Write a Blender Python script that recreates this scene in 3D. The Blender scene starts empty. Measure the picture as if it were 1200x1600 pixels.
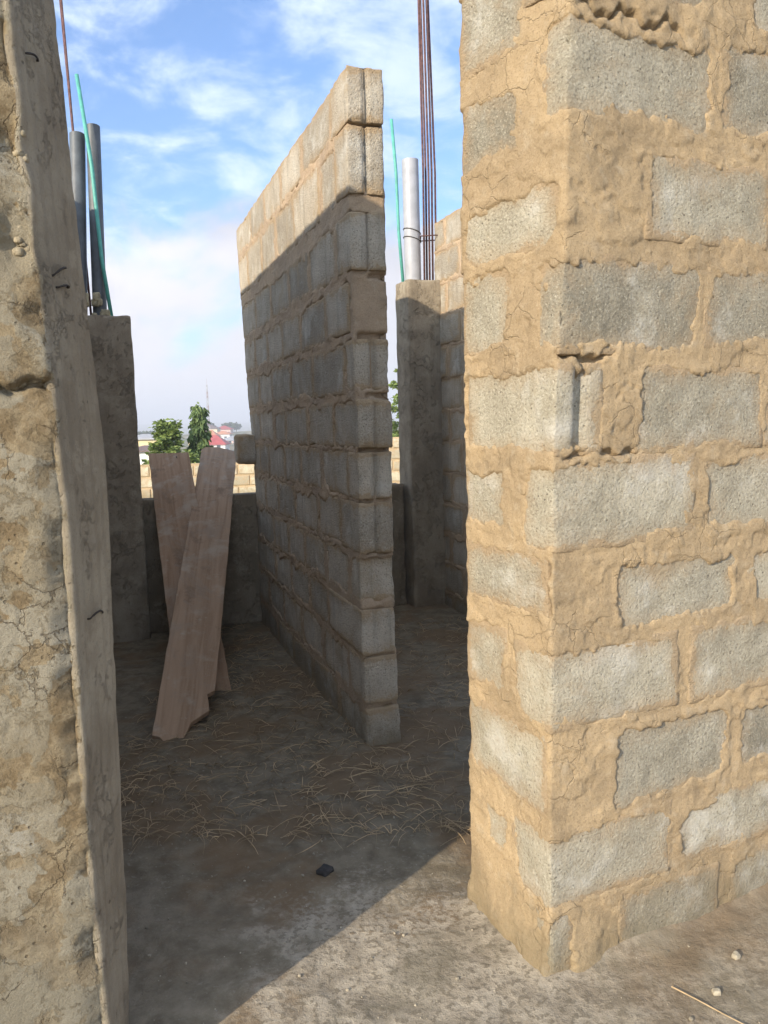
import bpy, math, random
import numpy as np
from mathutils import Vector, Matrix

random.seed(7)
S = bpy.context.scene
COL = S.collection
rad = math.radians

# ------------------------------------------------------------------ camera
H = 1.44
PITCH, ROLL = rad(6.6), rad(1.5)
fw = Vector((0, math.cos(PITCH), -math.sin(PITCH)))
up0 = Vector((0, math.sin(PITCH), math.cos(PITCH)))
rt0 = Vector((1, 0, 0))
rt = rt0 * math.cos(ROLL) - up0 * math.sin(ROLL)
up = up0 * math.cos(ROLL) + rt0 * math.sin(ROLL)
cam_d = bpy.data.cameras.new('camera')
cam_d.sensor_fit = 'VERTICAL'
cam_d.sensor_height = 36.0
cam_d.sensor_width = 27.0
cam_d.lens = 36.0 * 1208.0 / 1600.0
cam_d.clip_start = 0.05
cam_d.clip_end = 20000
cam = bpy.data.objects.new('camera', cam_d)
COL.objects.link(cam)
M4 = Matrix.Identity(4)
for i in range(3):
    M4[i][0], M4[i][1], M4[i][2] = rt[i], up[i], -fw[i]
M4[2][3] = H
cam.matrix_world = M4
S.camera = cam

# ------------------------------------------------------------------ sun and sky
SUN_AZ, SUN_EL = 40.0, 23.0          # light travels towards azimuth 40 (clockwise from +Y)
sun_d = bpy.data.lights.new('sun', 'SUN')
sun_d.energy = 2.0
sun_d.angle = rad(0.7)
sun_d.color = (1.0, 0.86, 0.67)
sun = bpy.data.objects.new('sun', sun_d)
COL.objects.link(sun)
ce = math.cos(rad(SUN_EL))
ldir = Vector((math.sin(rad(SUN_AZ)) * ce, math.cos(rad(SUN_AZ)) * ce, -math.sin(rad(SUN_EL))))
sun.rotation_euler = ldir.to_track_quat('-Z', 'Y').to_euler()

S.view_settings.view_transform = 'Standard'
S.view_settings.look = 'None'
S.view_settings.exposure = 1.88
S.view_settings.gamma = 1.0
S.view_settings.use_curve_mapping = False
S.render.engine = 'CYCLES'
S.cycles.max_bounces = 8
S.cycles.diffuse_bounces = 5
S.cycles.use_denoising = True

W = bpy.data.worlds.new('World')
S.world = W
W.use_nodes = True


class NT:
    """tiny helper to wire node trees"""
    def __init__(s, tree):
        s.t = tree
        s.n = tree.nodes
        s.l = tree.links

    def node(s, typ, **kw):
        n = s.n.new(typ)
        for k, v in kw.items():
            setattr(n, k, v)
        return n

    def put(s, sock, v):
        if hasattr(v, 'links'):
            s.l.new(v, sock)
        elif v is not None:
            sock.default_value = v

    def math(s, op, a, b=None, clamp=False):
        n = s.node('ShaderNodeMath', operation=op, use_clamp=clamp)
        s.put(n.inputs[0], a)
        if b is not None:
            s.put(n.inputs[1], b)
        return n.outputs[0]

    def vmath(s, op, a, b=None):
        n = s.node('ShaderNodeVectorMath', operation=op)
        s.put(n.inputs[0], a)
        if b is not None:
            s.put(n.inputs[1], b)
        return n.outputs[0]

    def noise(s, vec, scale, detail=4, rough=0.55, dist=0.0, out='Fac'):
        n = s.node('ShaderNodeTexNoise')
        s.put(n.inputs['Vector'], vec)
        n.inputs['Scale'].default_value = scale
        n.inputs['Detail'].default_value = detail
        n.inputs['Roughness'].default_value = rough
        n.inputs['Distortion'].default_value = dist
        return n.outputs[out]

    def voro(s, vec, scale, feature='F1', out='Distance'):
        n = s.node('ShaderNodeTexVoronoi', feature=feature)
        s.put(n.inputs['Vector'], vec)
        n.inputs['Scale'].default_value = scale
        return n.outputs[out]

    def step(s, v, a, b):
        n = s.node('ShaderNodeMapRange', interpolation_type='SMOOTHSTEP')
        s.put(n.inputs[0], v)
        n.inputs[1].default_value = a
        n.inputs[2].default_value = b
        return n.outputs[0]

    def mix(s, f, a, b, mode='MIX'):
        n = s.node('ShaderNodeMix', data_type='RGBA', blend_type=mode)
        s.put(n.inputs['Factor'], f)
        s.put(n.inputs[6], tuple(a) + (1,) if isinstance(a, tuple) and len(a) == 3 else a)
        s.put(n.inputs[7], tuple(b) + (1,) if isinstance(b, tuple) and len(b) == 3 else b)
        return n.outputs[2]

    def bump(s, h, strength=1.0, dist=0.003, normal=None):
        n = s.node('ShaderNodeBump')
        n.inputs['Strength'].default_value = strength
        n.inputs['Distance'].default_value = dist
        s.put(n.inputs['Height'], h)
        if normal is not None:
            s.put(n.inputs['Normal'], normal)
        return n.outputs[0]


w = NT(W.node_tree)
bg = W.node_tree.nodes['Background']
sky = w.node('ShaderNodeTexSky', sky_type='NISHITA')
sky.sun_disc = False
sky.sun_elevation = rad(SUN_EL)
sky.sun_rotation = rad(SUN_AZ + 180.0)
sky.altitude = 300
sky.dust_density = 2.0
sky.ozone_density = 1.6
tc = w.node('ShaderNodeTexCoord')
d0 = tc.outputs['Generated']
sep = w.node('ShaderNodeSeparateXYZ')
w.l.new(d0, sep.inputs[0])
zc = w.math('MAXIMUM', sep.outputs[2], 0.0)
den = w.math('ADD', zc, 0.22)
cmb = w.node('ShaderNodeCombineXYZ')
w.put(cmb.inputs[0], w.math('DIVIDE', sep.outputs[0], den))
w.put(cmb.inputs[1], w.math('DIVIDE', sep.outputs[1], den))
pl = cmb.outputs[0]
wisp = w.noise(pl, 5.2, 9, 0.62, 0.35)
patch = w.noise(pl, 1.1, 3, 0.5)
wv = w.math('ADD', w.math('MULTIPLY', wisp, 0.75), w.math('MULTIPLY', patch, 0.45))
wm = w.math('MULTIPLY', w.step(wv, 0.52, 0.76), 0.62)
bankn = w.noise(d0, 5.0, 8, 0.58, 0.3)
bankh = w.math('ADD', w.math('MULTIPLY', w.math('SUBTRACT', bankn, 0.5), -0.62), zc)
bank = w.math('SUBTRACT', 1.0, w.step(bankh, 0.15, 0.27))
bank = w.math('MULTIPLY', bank, 0.93)
shade_n = w.noise(d0, 6.5, 5, 0.55, 0.2)
cloudcol = w.mix(w.step(shade_n, 0.36, 0.62), (1.55, 1.54, 1.72), (2.15, 2.08, 2.2))
bluesky = w.mix(1.0, sky.outputs[0], (0.47, 0.64, 0.83), 'MULTIPLY')
# unseen sky towards the sun brightened to fill the shade, styled as forward-scattering cloud
sd_n = w.node('ShaderNodeVectorMath', operation='DOT_PRODUCT')
w.put(sd_n.inputs[0], d0)
sd_n.inputs[1].default_value = tuple(-ldir)
ph = w.math('POWER', w.math('MULTIPLY', w.math('ADD', sd_n.outputs['Value'], 1.0), 0.5), 1.5)
ph0 = ph
ph = w.math('ADD', 0.90, w.math('MULTIPLY', ph, 3.3))
phc = w.node('ShaderNodeCombineXYZ')
for i in range(3):
    w.put(phc.inputs[i], ph)
wispcol = w.mix(1.0, phc.outputs[0], (2.45, 2.72, 3.1), 'MULTIPLY')
bankcol = w.mix(1.0, phc.outputs[0], cloudcol, 'MULTIPLY')
warm = w.mix(ph0, (1.0, 1.0, 1.0), (1.12, 1.0, 0.80))      # cloud warmed towards the low sun, taking blue out of the shade fill
wispcol = w.mix(1.0, wispcol, warm, 'MULTIPLY')
bankcol = w.mix(1.0, bankcol, warm, 'MULTIPLY')
c1 = w.mix(wm, bluesky, wispcol)
c2 = w.mix(bank, c1, bankcol)
w.l.new(c2, bg.inputs['Color'])
bg.inputs['Strength'].default_value = 0.10


# ------------------------------------------------------------------ numpy noise
def _h(ix, iy, iz, seed):
    n = (ix * 374761393 + iy * 668265263 + iz * 2147483647 + seed * 974634777) & 0xffffffff
    n = ((n ^ (n >> 13)) * 1274126177) & 0xffffffff
    n = ((n ^ (n >> 16)) * 2246822519) & 0xffffffff
    return ((n ^ (n >> 15)) & 0xffffff) / float(0xffffff)


def vnoise(p, seed=0):
    p = np.asarray(p, dtype=np.float64)
    i = np.floor(p).astype(np.int64)
    f = p - i
    f = f * f * f * (f * (f * 6 - 15) + 10)
    r = 0
    for dx in (0, 1):
        wx = f[..., 0] if dx else 1 - f[..., 0]
        for dy in (0, 1):
            wy = f[..., 1] if dy else 1 - f[..., 1]
            for dz in (0, 1):
                wz = f[..., 2] if dz else 1 - f[..., 2]
                r = r + wx * wy * wz * _h(i[..., 0] + dx, i[..., 1] + dy, i[..., 2] + dz, seed)
    return r * 2 - 1


def fbm(p, freq, octv=3, seed=0, gain=0.5):
    p = np.asarray(p) * freq
    r, a, t = 0, 1.0, 0
    for k in range(octv):
        r = r + a * vnoise(p + 17.3 * k, seed + k)
        t += a
        a *= gain
        p = p * 2.03
    return r / t


def sstep(x, a, b):
    t = np.clip((x - a) / (b - a), 0, 1)
    return t * t * (3 - 2 * t)


# ------------------------------------------------------------------ object helpers
RIM = {'v': None}


def mesh_from(name, verts, faces, mats, smooth=True, matidx=None):
    me = bpy.data.meshes.new(name)
    verts = np.asarray(verts, dtype=np.float64)
    if isinstance(faces, np.ndarray):
        n, k = faces.shape
        me.vertices.add(len(verts))
        me.vertices.foreach_set('co', verts.astype(np.float32).ravel())
        me.loops.add(n * k)
        me.loops.foreach_set('vertex_index', faces.astype(np.int32).ravel())
        me.polygons.add(n)
        me.polygons.foreach_set('loop_start', np.arange(0, n * k, k, dtype=np.int32))
        me.polygons.foreach_set('loop_total', np.full(n, k, dtype=np.int32))
        me.update(calc_edges=True)
    else:
        me.from_pydata([tuple(v) for v in verts], [], faces)
        me.update()
    for m in (mats if isinstance(mats, (list, tuple)) else [mats]):
        me.materials.append(m)
    if name == 'concrete_block' and RIM['v'] is not None and len(RIM['v']) == len(verts):
        at = me.attributes.new('rim', 'FLOAT', 'POINT')
        at.data.foreach_set('value', RIM['v'].astype(np.float32))
    if matidx is not None:
        me.polygons.foreach_set('material_index', np.asarray(matidx, dtype=np.int32))
    if smooth:
        me.polygons.foreach_set('use_smooth', np.ones(len(me.polygons), dtype=bool))
    return me


def link(name, data, parent=None, loc=None):
    o = bpy.data.objects.new(name, data)
    COL.objects.link(o)
    if parent is not None:
        o.parent = parent
    if loc is not None:
        o.location = loc
    return o


def tag(o, label=None, cat=None, group=None, kind=None):
    if label:
        o['label'] = label
    if cat:
        o['category'] = cat
    if group:
        o['group'] = group
    if kind:
        o['kind'] = kind
    return o


def thing(name, label, cat, loc=(0, 0, 0), rotz=0.0, group=None):
    o = link(name, None, loc=loc)
    o.rotation_euler = (0, 0, rotz)
    o.empty_display_size = 0.1
    return tag(o, label, cat, group, 'thing')


class MB:
    """collects raw geometry into one mesh"""
    def __init__(s):
        s.v, s.f, s.mi = [], [], []

    def add(s, v, f, mi=0):
        k = len(s.v)
        s.v += [tuple(x) for x in v]
        s.f += [tuple(i + k for i in q) for q in f]
        s.mi += [mi] * len(f)

    def box(s, x0, x1, y0, y1, z0, z1, mi=0):
        v = [(x, y, z) for z in (z0, z1) for y in (y0, y1) for x in (x0, x1)]
        s.add(v, [(0, 2, 3, 1), (4, 5, 7, 6), (0, 1, 5, 4), (2, 6, 7, 3), (0, 4, 6, 2), (1, 3, 7, 5)], mi)

    def tube(s, pts, r, n=10, cap=True, mi=0):
        pts = [Vector(p) for p in pts]
        rs = r if isinstance(r, (list, tuple)) else [r] * len(pts)
        v = []
        for i, p in enumerate(pts):
            t = (pts[min(i + 1, len(pts) - 1)] - pts[max(i - 1, 0)]).normalized()
            a = t.cross(Vector((0.31, 0.87, 0.38))).normalized()
            b = t.cross(a)
            for k in range(n):
                an = 2 * math.pi * k / n
                v.append(p + (a * math.cos(an) + b * math.sin(an)) * rs[i])
        f = []
        for i in range(len(pts) - 1):
            for k in range(n):
                f.append((i * n + k, i * n + (k + 1) % n, (i + 1) * n + (k + 1) % n, (i + 1) * n + k))
        if cap:
            f.append(tuple(range(n - 1, -1, -1)))
            f.append(tuple((len(pts) - 1) * n + k for k in range(n)))
        s.add(v, f, mi)

    def build(s, name, mat, parent=None, smooth=False, loc=None):
        me = mesh_from(name, s.v, s.f, mat, smooth, s.mi)
        return link(name, me, parent, loc)


# ------------------------------------------------------------------ materials
def material(name):
    m = bpy.data.materials.new(name)
    m.use_nodes = True
    t = NT(m.node_tree)
    b = m.node_tree.nodes['Principled BSDF']
    b.inputs['Specular IOR Level'].default_value = 0.25
    b.inputs['Roughness'].default_value = 0.9
    return m, t, b


def world_pos(t, per_object=0.0):
    g = t.node('ShaderNodeNewGeometry')
    p = g.outputs['Position']
    if per_object:
        oi = t.node('ShaderNodeObjectInfo')
        p = t.vmath('ADD', p, t.vmath('SCALE', oi.outputs['Random']))
        n = p.node
        # SCALE uses a float input; add a random offset per object
        sc = n.inputs[1].links[0].from_node
        t.l.remove(sc.inputs[0].links[0])
        sc.inputs[0].default_value = (per_object, per_object * 0.7, per_object * 1.3)
        t.l.new(oi.outputs['Random'], sc.inputs['Scale'])
    return p


def splash(t, p, c):
    """soil splashed and wicked up the foot of a wall"""
    sz = t.node('ShaderNodeSeparateXYZ')
    t.l.new(p, sz.inputs[0])
    n = t.math('SUBTRACT', t.noise(p, 7, 7, 0.7, 0.3), 0.5)
    z = t.math('ADD', sz.outputs[2], t.math('MULTIPLY', n, 0.5))
    return t.mix(t.math('MULTIPLY', t.step(z, 0.22, 0.0), 0.6), c, (0.20, 0.165, 0.10))


def mat_mortar(name, ca, cb, cdark, grain=1.0):
    m, t, b = material(name)
    p = world_pos(t)
    big = t.noise(p, 3.2, 4, 0.6)
    mid = t.noise(p, 17, 5, 0.6)
    fine = t.noise(p, 190, 5, 0.8)
    c = t.mix(t.step(big, 0.40, 0.60), ca, cb)
    c = t.mix(t.math('MULTIPLY', t.step(t.noise(p, 8, 6, 0.7, 0.3), 0.50, 0.70), 0.6), c, cdark)
    c = t.mix(t.math('MULTIPLY', t.step(mid, 0.54, 0.72), 0.45), c, (0.56, 0.47, 0.34))
    c = t.mix(t.math('MULTIPLY', t.step(fine, 0.54, 0.66), 0.35), c, (0.60, 0.52, 0.39))
    c = t.mix(t.math('MULTIPLY', t.step(fine, 0.47, 0.36), 0.55), c, tuple(x * 0.7 for x in cdark))
    c = splash(t, p, c)
    t.l.new(c, b.inputs['Base Color'])
    hgt = t.math('ADD', t.math('MULTIPLY', mid, 0.7), t.math('MULTIPLY', fine, 0.3))
    h2 = t.math('ADD', hgt, t.math('MULTIPLY', t.noise(p, 85, 9, 0.85), 1.1))
    vn = t.node('ShaderNodeTexVoronoi', feature='DISTANCE_TO_EDGE')
    t.put(vn.inputs['Vector'], t.vmath('ADD', p, t.vmath('SCALE', t.noise(p, 14, 4, 0.6, 0, 'Color'))))
    vn.inputs['Vector'].links[0].from_node.inputs[1].links[0].from_node.inputs['Scale'].default_value = 0.06
    vn.inputs['Scale'].default_value = 11
    crack = t.math('MULTIPLY', t.step(vn.outputs['Distance'], 0.022, 0.004), t.step(t.noise(p, 3.7, 3, 0.5), 0.50, 0.58))
    h2 = t.math('SUBTRACT', h2, t.math('MULTIPLY', crack, 0.55))
    t.l.new(t.bump(h2, 1.0 * grain, 0.0075), b.inputs['Normal'])
    b.inputs['Roughness'].default_value = 0.95
    return m


def rim_smear(t, p, c):
    """mortar smeared from the joints over the rim of a block face, ragged"""
    a = t.node('ShaderNodeAttribute')
    a.attribute_name = 'rim'
    n1 = t.math('SUBTRACT', t.noise(p, 11, 6, 0.7, 0.3), 0.5)
    n2 = t.math('SUBTRACT', t.noise(p, 60, 5, 0.75), 0.5)
    d = t.math('ADD', a.outputs['Fac'], t.math('ADD', t.math('MULTIPLY', n1, -0.11), t.math('MULTIPLY', n2, -0.05)))
    m1 = t.step(d, 0.030, 0.013)
    m2 = t.math('MULTIPLY', t.step(d, 0.07, 0.02), 0.35)
    return t.mix(t.math('MAXIMUM', t.math('MULTIPLY', m1, 0.85), m2), c, (0.43, 0.315, 0.19))


def mat_block(name, ca=(0.345, 0.312, 0.237), cb=(0.445, 0.408, 0.318), grain=1.0, streak=0.0):
    m, t, b = material(name)
    p = world_pos(t, 7.0)
    oi = t.node('ShaderNodeObjectInfo')
    big = t.noise(p, 7, 4, 0.6)
    c = t.mix(t.step(big, 0.34, 0.66), ca, cb)
    val = t.math('ADD', 0.76, t.math('MULTIPLY', oi.outputs['Random'], 0.46))
    cm = t.node('ShaderNodeCombineXYZ')
    for i in range(3):
        t.put(cm.inputs[i], val)
    c = t.mix(1.0, c, cm.outputs[0], 'MULTIPLY')
    g1 = t.noise(p, 130, 6, 0.8)
    g2 = t.voro(p, 115)
    c = t.mix(t.math('MULTIPLY', t.step(g1, 0.53, 0.64), 0.6), c, (0.68, 0.63, 0.50))
    c = t.mix(t.math('MULTIPLY', t.step(g1, 0.47, 0.36), 0.7), c, (0.15, 0.135, 0.105))
    pore = t.voro(p, 62)
    c = t.mix(t.math('MULTIPLY', t.math('MULTIPLY', t.step(pore, 0.20, 0.10), t.step(t.noise(p, 20, 3, 0.6), 0.48, 0.62)), 0.8), c, (0.10, 0.09, 0.07))
    # pale bloom and tan dust left by the mortar
    c = t.mix(t.math('MULTIPLY', t.step(t.noise(p, 4.5, 6, 0.7), 0.52, 0.68), 0.6), c, (0.66, 0.64, 0.57))
    c = t.mix(t.math('MULTIPLY', t.step(t.noise(p, 5.5, 6, 0.7, 0.4), 0.50, 0.70), 0.65), c, (0.41, 0.32, 0.21))
    tg = t.node('ShaderNodeTexCoord')
    sg = t.node('ShaderNodeSeparateXYZ')
    t.l.new(tg.outputs['Generated'], sg.inputs[0])
    ed = t.math('ABSOLUTE', t.math('SUBTRACT', sg.outputs[2], 0.5))
    ed = t.math('ADD', ed, t.math('MULTIPLY', t.math('SUBTRACT', t.noise(p, 16, 6, 0.7), 0.5), 0.55))
    c = t.mix(t.math('MULTIPLY', t.step(ed, 0.40, 0.52), 0.4), c, (0.41, 0.30, 0.18))
    c = rim_smear(t, p, c)
    if streak:
        mp = t.node('ShaderNodeMapping')
        mp.inputs['Scale'].default_value = (26, 26, 1.6)
        t.l.new(p, mp.inputs[0])
        sn = t.noise(mp.outputs[0], 1.0, 4, 0.6)
        c = t.mix(t.math('MULTIPLY', t.step(sn, 0.5, 0.72), streak), c, (0.16, 0.15, 0.125))
    g = t.node('ShaderNodeNewGeometry')
    c = splash(t, g.outputs['Position'], c)
    t.l.new(c, b.inputs['Base Color'])
    hgt = t.math('ADD', t.math('MULTIPLY', g2, -0.6), t.math('MULTIPLY', g1, 1.6))
    hgt = t.math('ADD', hgt, t.math('MULTIPLY', t.noise(p, 55, 8, 0.8), 1.1))
    hgt = t.math('ADD', hgt, t.math('MULTIPLY', t.step(pore, 0.08, 0.24), 0.5))
    t.l.new(t.bump(hgt, 0.9 * grain, 0.006), b.inputs['Normal'])
    b.inputs['Roughness'].default_value = 0.95
    return m


def mat_rough_face():
    m, t, b = material('spalled_concrete')
    p = world_pos(t)
    big = t.noise(p, 4.5, 6, 0.65, 0.4)
    mid = t.noise(p, 22, 6, 0.65)
    fine = t.noise(p, 190, 3, 0.65)
    sa = t.node('ShaderNodeAttribute')
    sa.attribute_name = 'spall'
    skin = t.mix(t.step(big, 0.38, 0.62), (0.335, 0.285, 0.195), (0.42, 0.375, 0.28))
    skin = t.mix(t.math('MULTIPLY', t.step(t.noise(p, 13, 8, 0.8), 0.52, 0.62), 0.6), skin, (0.28, 0.22, 0.13))
    skin = t.mix(t.math('MULTIPLY', t.step(t.noise(p, 6, 7, 0.75), 0.58, 0.70), 0.6), skin, (0.54, 0.51, 0.43))
    raw = t.mix(t.step(mid, 0.40, 0.62), (0.27, 0.20, 0.112), (0.40, 0.32, 0.20))
    sf_ = t.step(t.math('ADD', sa.outputs['Fac'], t.math('MULTIPLY', t.math('SUBTRACT', mid, 0.5), 1.0)), 0.35, 0.65)
    c = t.mix(sf_, skin, raw)
    c = t.mix(t.math('MULTIPLY', t.step(fine, 0.44, 0.30), 0.4), c, (0.14, 0.115, 0.075))
    sepz = t.node('ShaderNodeSeparateXYZ')
    t.l.new(p, sepz.inputs[0])
    c = t.mix(t.math('MULTIPLY', t.step(t.math('ADD', sepz.outputs[2], t.math('MULTIPLY', big, 0.7)), 1.1, 0.5), 0.5), c, (0.27, 0.255, 0.20))
    t.l.new(c, b.inputs['Base Color'])
    pv_ = t.voro(p, 48)
    pitm = t.math('MULTIPLY', t.step(pv_, 0.20, 0.10), t.step(t.noise(p, 12, 4, 0.6), 0.50, 0.60))
    vn = t.node('ShaderNodeTexVoronoi', feature='DISTANCE_TO_EDGE')
    wv_ = t.node('ShaderNodeVectorMath', operation='SCALE')
    t.l.new(t.noise(p, 12, 5, 0.65, 0, 'Color'), wv_.inputs[0])
    wv_.inputs['Scale'].default_value = 0.09
    t.put(vn.inputs['Vector'], t.vmath('ADD', p, wv_.outputs[0]))
    vn.inputs['Scale'].default_value = 9
    crk = t.math('MULTIPLY', t.step(vn.outputs['Distance'], 0.022, 0.005), t.step(t.noise(p, 4.3, 3, 0.5), 0.47, 0.55))
    chip = t.step(t.noise(p, 19, 8, 0.8, 0.2), 0.55, 0.585)
    c = t.mix(t.math('MULTIPLY', pitm, 0.7), c, (0.13, 0.10, 0.06))
    c = t.mix(t.math('MULTIPLY', crk, 0.6), c, (0.15, 0.115, 0.07))
    c = t.mix(t.math('MULTIPLY', chip, 0.45), c, (0.34, 0.265, 0.155))
    t.l.new(c, b.inputs['Base Color'])
    hgt = t.math('ADD', t.math('MULTIPLY', mid, 0.3), t.math('MULTIPLY', fine, 0.5))
    hgt = t.math('SUBTRACT', hgt, t.math('ADD', t.math('MULTIPLY', pitm, 0.6), t.math('ADD', t.math('MULTIPLY', crk, 0.6), t.math('MULTIPLY', chip, 0.55))))
    hgt = t.math('ADD', hgt, t.math('MULTIPLY', t.noise(p, 80, 9, 0.85), 1.0))
    t.l.new(t.bump(hgt, 1.0, 0.009), b.inputs['Normal'])
    return m


def mat_formed(name, ca, cb, cd):
    """concrete off vertical boards: long streaks up and down"""
    m, t, b = material(name)
    p = world_pos(t)
    mp = t.node('ShaderNodeMapping')
    mp.inputs['Scale'].default_value = (16, 16, 0.9)
    t.l.new(p, mp.inputs[0])
    s1 = t.noise(mp.outputs[0], 1.0, 6, 0.65, 0.5)
    mp2 = t.node('ShaderNodeMapping')
    mp2.inputs['Scale'].default_value = (70, 70, 2.4)
    t.l.new(p, mp2.inputs[0])
    s2 = t.noise(mp2.outputs[0], 1.0, 4, 0.6, 0.3)
    blot = t.noise(p, 6, 5, 0.6)
    c = t.mix(t.step(t.math('ADD', t.math('MULTIPLY', s1, 0.32), t.math('MULTIPLY', blot, 0.68)), 0.38, 0.62), ca, cb)
    c = t.mix(t.math('MULTIPLY', t.step(s2, 0.58, 0.76), 0.22), c, cd)
    c = t.mix(t.math('MULTIPLY', t.step(t.noise(p, 3.2, 7, 0.7, 0.4), 0.52, 0.68), 0.55), c, cd)
    c = t.mix(t.math('MULTIPLY', t.step(t.noise(p, 14, 7, 0.75), 0.56, 0.68), 0.45), c, (0.40, 0.335, 0.24))
    fine = t.noise(p, 170, 6, 0.8)
    c = t.mix(t.math('MULTIPLY', t.step(fine, 0.46, 0.34), 0.45), c, (0.1, 0.09, 0.07))
    pit = t.voro(p, 34)
    pitm = t.math('MULTIPLY', t.step(pit, 0.16, 0.08), t.step(t.noise(p, 9, 4, 0.6), 0.54, 0.62))
    c = t.mix(t.math('MULTIPLY', pitm, 0.6), c, (0.09, 0.078, 0.058))
    c = t.mix(t.math('MULTIPLY', t.step(t.noise(p, 5.5, 8, 0.8, 0.2), 0.54, 0.62), 0.5), c, (0.43, 0.375, 0.28))
    t.l.new(c, b.inputs['Base Color'])
    hgt = t.math('ADD', t.math('MULTIPLY', s1, 0.4), t.math('ADD', t.math('MULTIPLY', s2, 0.25), t.math('MULTIPLY', t.noise(p, 40, 9, 0.82), 1.1)))
    hgt = t.math('SUBTRACT', hgt, t.math('MULTIPLY', pitm, 0.6))
    hgt = t.math('ADD', hgt, t.math('MULTIPLY', t.step(t.noise(p, 7, 8, 0.8, 0.2), 0.54, 0.58), 0.5))
    t.l.new(t.bump(hgt, 1.0, 0.008), b.inputs['Normal'])
    b.inputs['Roughness'].default_value = 0.88
    return m


def mat_plain(name, col, rough=0.6, var=0.25, scale=14, spec=0.3, metal=0.0, bump=0.0):
    m, t, b = material(name)
    p = world_pos(t)
    n = t.noise(p, scale, 5, 0.62)
    dk = tuple(x * (1 - var) for x in col)
    lt = tuple(min(1, x * (1 + var)) for x in col)
    t.l.new(t.mix(t.step(n, 0.3, 0.7), dk, lt), b.inputs['Base Color'])
    b.inputs['Roughness'].default_value = rough
    b.inputs['Specular IOR Level'].default_value = spec
    b.inputs['Metallic'].default_value = metal
    if bump:
        t.l.new(t.bump(t.noise(p, scale * 6, 4, 0.6), bump, 0.005), b.inputs['Normal'])
    return m


def mat_floor():
    m, t, b = material('dirty_slab')
    p = world_pos(t)
    sp = t.node('ShaderNodeSeparateXYZ')
    t.l.new(p, sp.inputs[0])
    n1 = t.noise(p, 2.3, 6, 0.62, 0.4)
    n2 = t.noise(p, 11, 6, 0.66, 0.3)
    n3 = t.noise(p, 48, 5, 0.65)
    fine = t.noise(p, 230, 3, 0.65)
    # pale worn screed with dark specks
    scr = t.mix(t.step(n2, 0.36, 0.64), (0.245, 0.208, 0.155), (0.365, 0.318, 0.245))
    scr = t.mix(t.math('MULTIPLY', t.step(n3, 0.50, 0.60), 0.75), scr, (0.145, 0.122, 0.088))
    scr = t.mix(t.math('MULTIPLY', t.step(t.noise(p, 4.2, 7, 0.7, 0.5), 0.50, 0.62), 0.6), scr, (0.16, 0.14, 0.10))
    scr = t.mix(t.math('MULTIPLY', t.step(fine, 0.56, 0.72), 0.35), scr, (0.52, 0.46, 0.37))
    # damp soil swept over the slab inside the doorway
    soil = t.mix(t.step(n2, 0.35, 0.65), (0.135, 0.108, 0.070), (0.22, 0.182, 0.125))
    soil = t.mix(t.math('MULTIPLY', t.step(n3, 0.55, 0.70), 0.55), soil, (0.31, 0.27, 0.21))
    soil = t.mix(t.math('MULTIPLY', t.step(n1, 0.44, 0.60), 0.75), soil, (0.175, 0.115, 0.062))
    y = sp.outputs[1]
    x = sp.outputs[0]
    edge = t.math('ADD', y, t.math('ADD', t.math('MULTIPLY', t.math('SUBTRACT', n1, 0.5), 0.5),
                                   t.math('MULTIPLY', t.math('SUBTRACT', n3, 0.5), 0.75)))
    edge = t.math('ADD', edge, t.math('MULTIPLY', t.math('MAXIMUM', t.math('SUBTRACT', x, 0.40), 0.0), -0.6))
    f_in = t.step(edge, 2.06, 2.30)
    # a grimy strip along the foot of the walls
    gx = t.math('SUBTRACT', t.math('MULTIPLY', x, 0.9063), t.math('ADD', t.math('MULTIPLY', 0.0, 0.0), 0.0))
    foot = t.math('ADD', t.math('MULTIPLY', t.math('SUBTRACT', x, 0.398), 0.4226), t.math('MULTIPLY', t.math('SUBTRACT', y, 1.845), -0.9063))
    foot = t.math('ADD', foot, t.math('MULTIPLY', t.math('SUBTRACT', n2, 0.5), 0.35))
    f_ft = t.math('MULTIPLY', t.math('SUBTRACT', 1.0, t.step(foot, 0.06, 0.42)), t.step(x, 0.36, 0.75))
    left_soil_shade = t.step(t.math('ADD', x, t.math('MULTIPLY', t.math('SUBTRACT', n2, 0.5), 0.6)), -0.20, -0.46)  # soil on the left, also painting the floor dark around the column's shade
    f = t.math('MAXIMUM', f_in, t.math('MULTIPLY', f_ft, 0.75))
    f = t.math('MAXIMUM', f, t.math('MULTIPLY', left_soil_shade, 0.85))
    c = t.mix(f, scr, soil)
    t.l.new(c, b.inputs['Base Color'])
    hgt = t.math('ADD', t.math('MULTIPLY', n3, 1.2), t.math('ADD', t.math('MULTIPLY', n2, 1.0), t.math('MULTIPLY', fine, 0.35)))
    t.l.new(t.bump(hgt, 0.7, 0.006), b.inputs['Normal'])
    b.inputs['Roughness'].default_value = 0.95
    return m


def mat_terrain():
    m, t, b = material('hillside')
    p = world_pos(t)
    n1 = t.noise(p, 0.02, 5, 0.6)
    n2 = t.noise(p, 0.14, 5, 0.65)
    c = t.mix(t.step(n1, 0.4, 0.6), (0.12, 0.13, 0.055), (0.24, 0.20, 0.12))
    c = t.mix(t.step(n2, 0.5, 0.64), c, (0.055, 0.085, 0.03))
    t.l.new(c, b.inputs['Base Color'])
    return m


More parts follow.
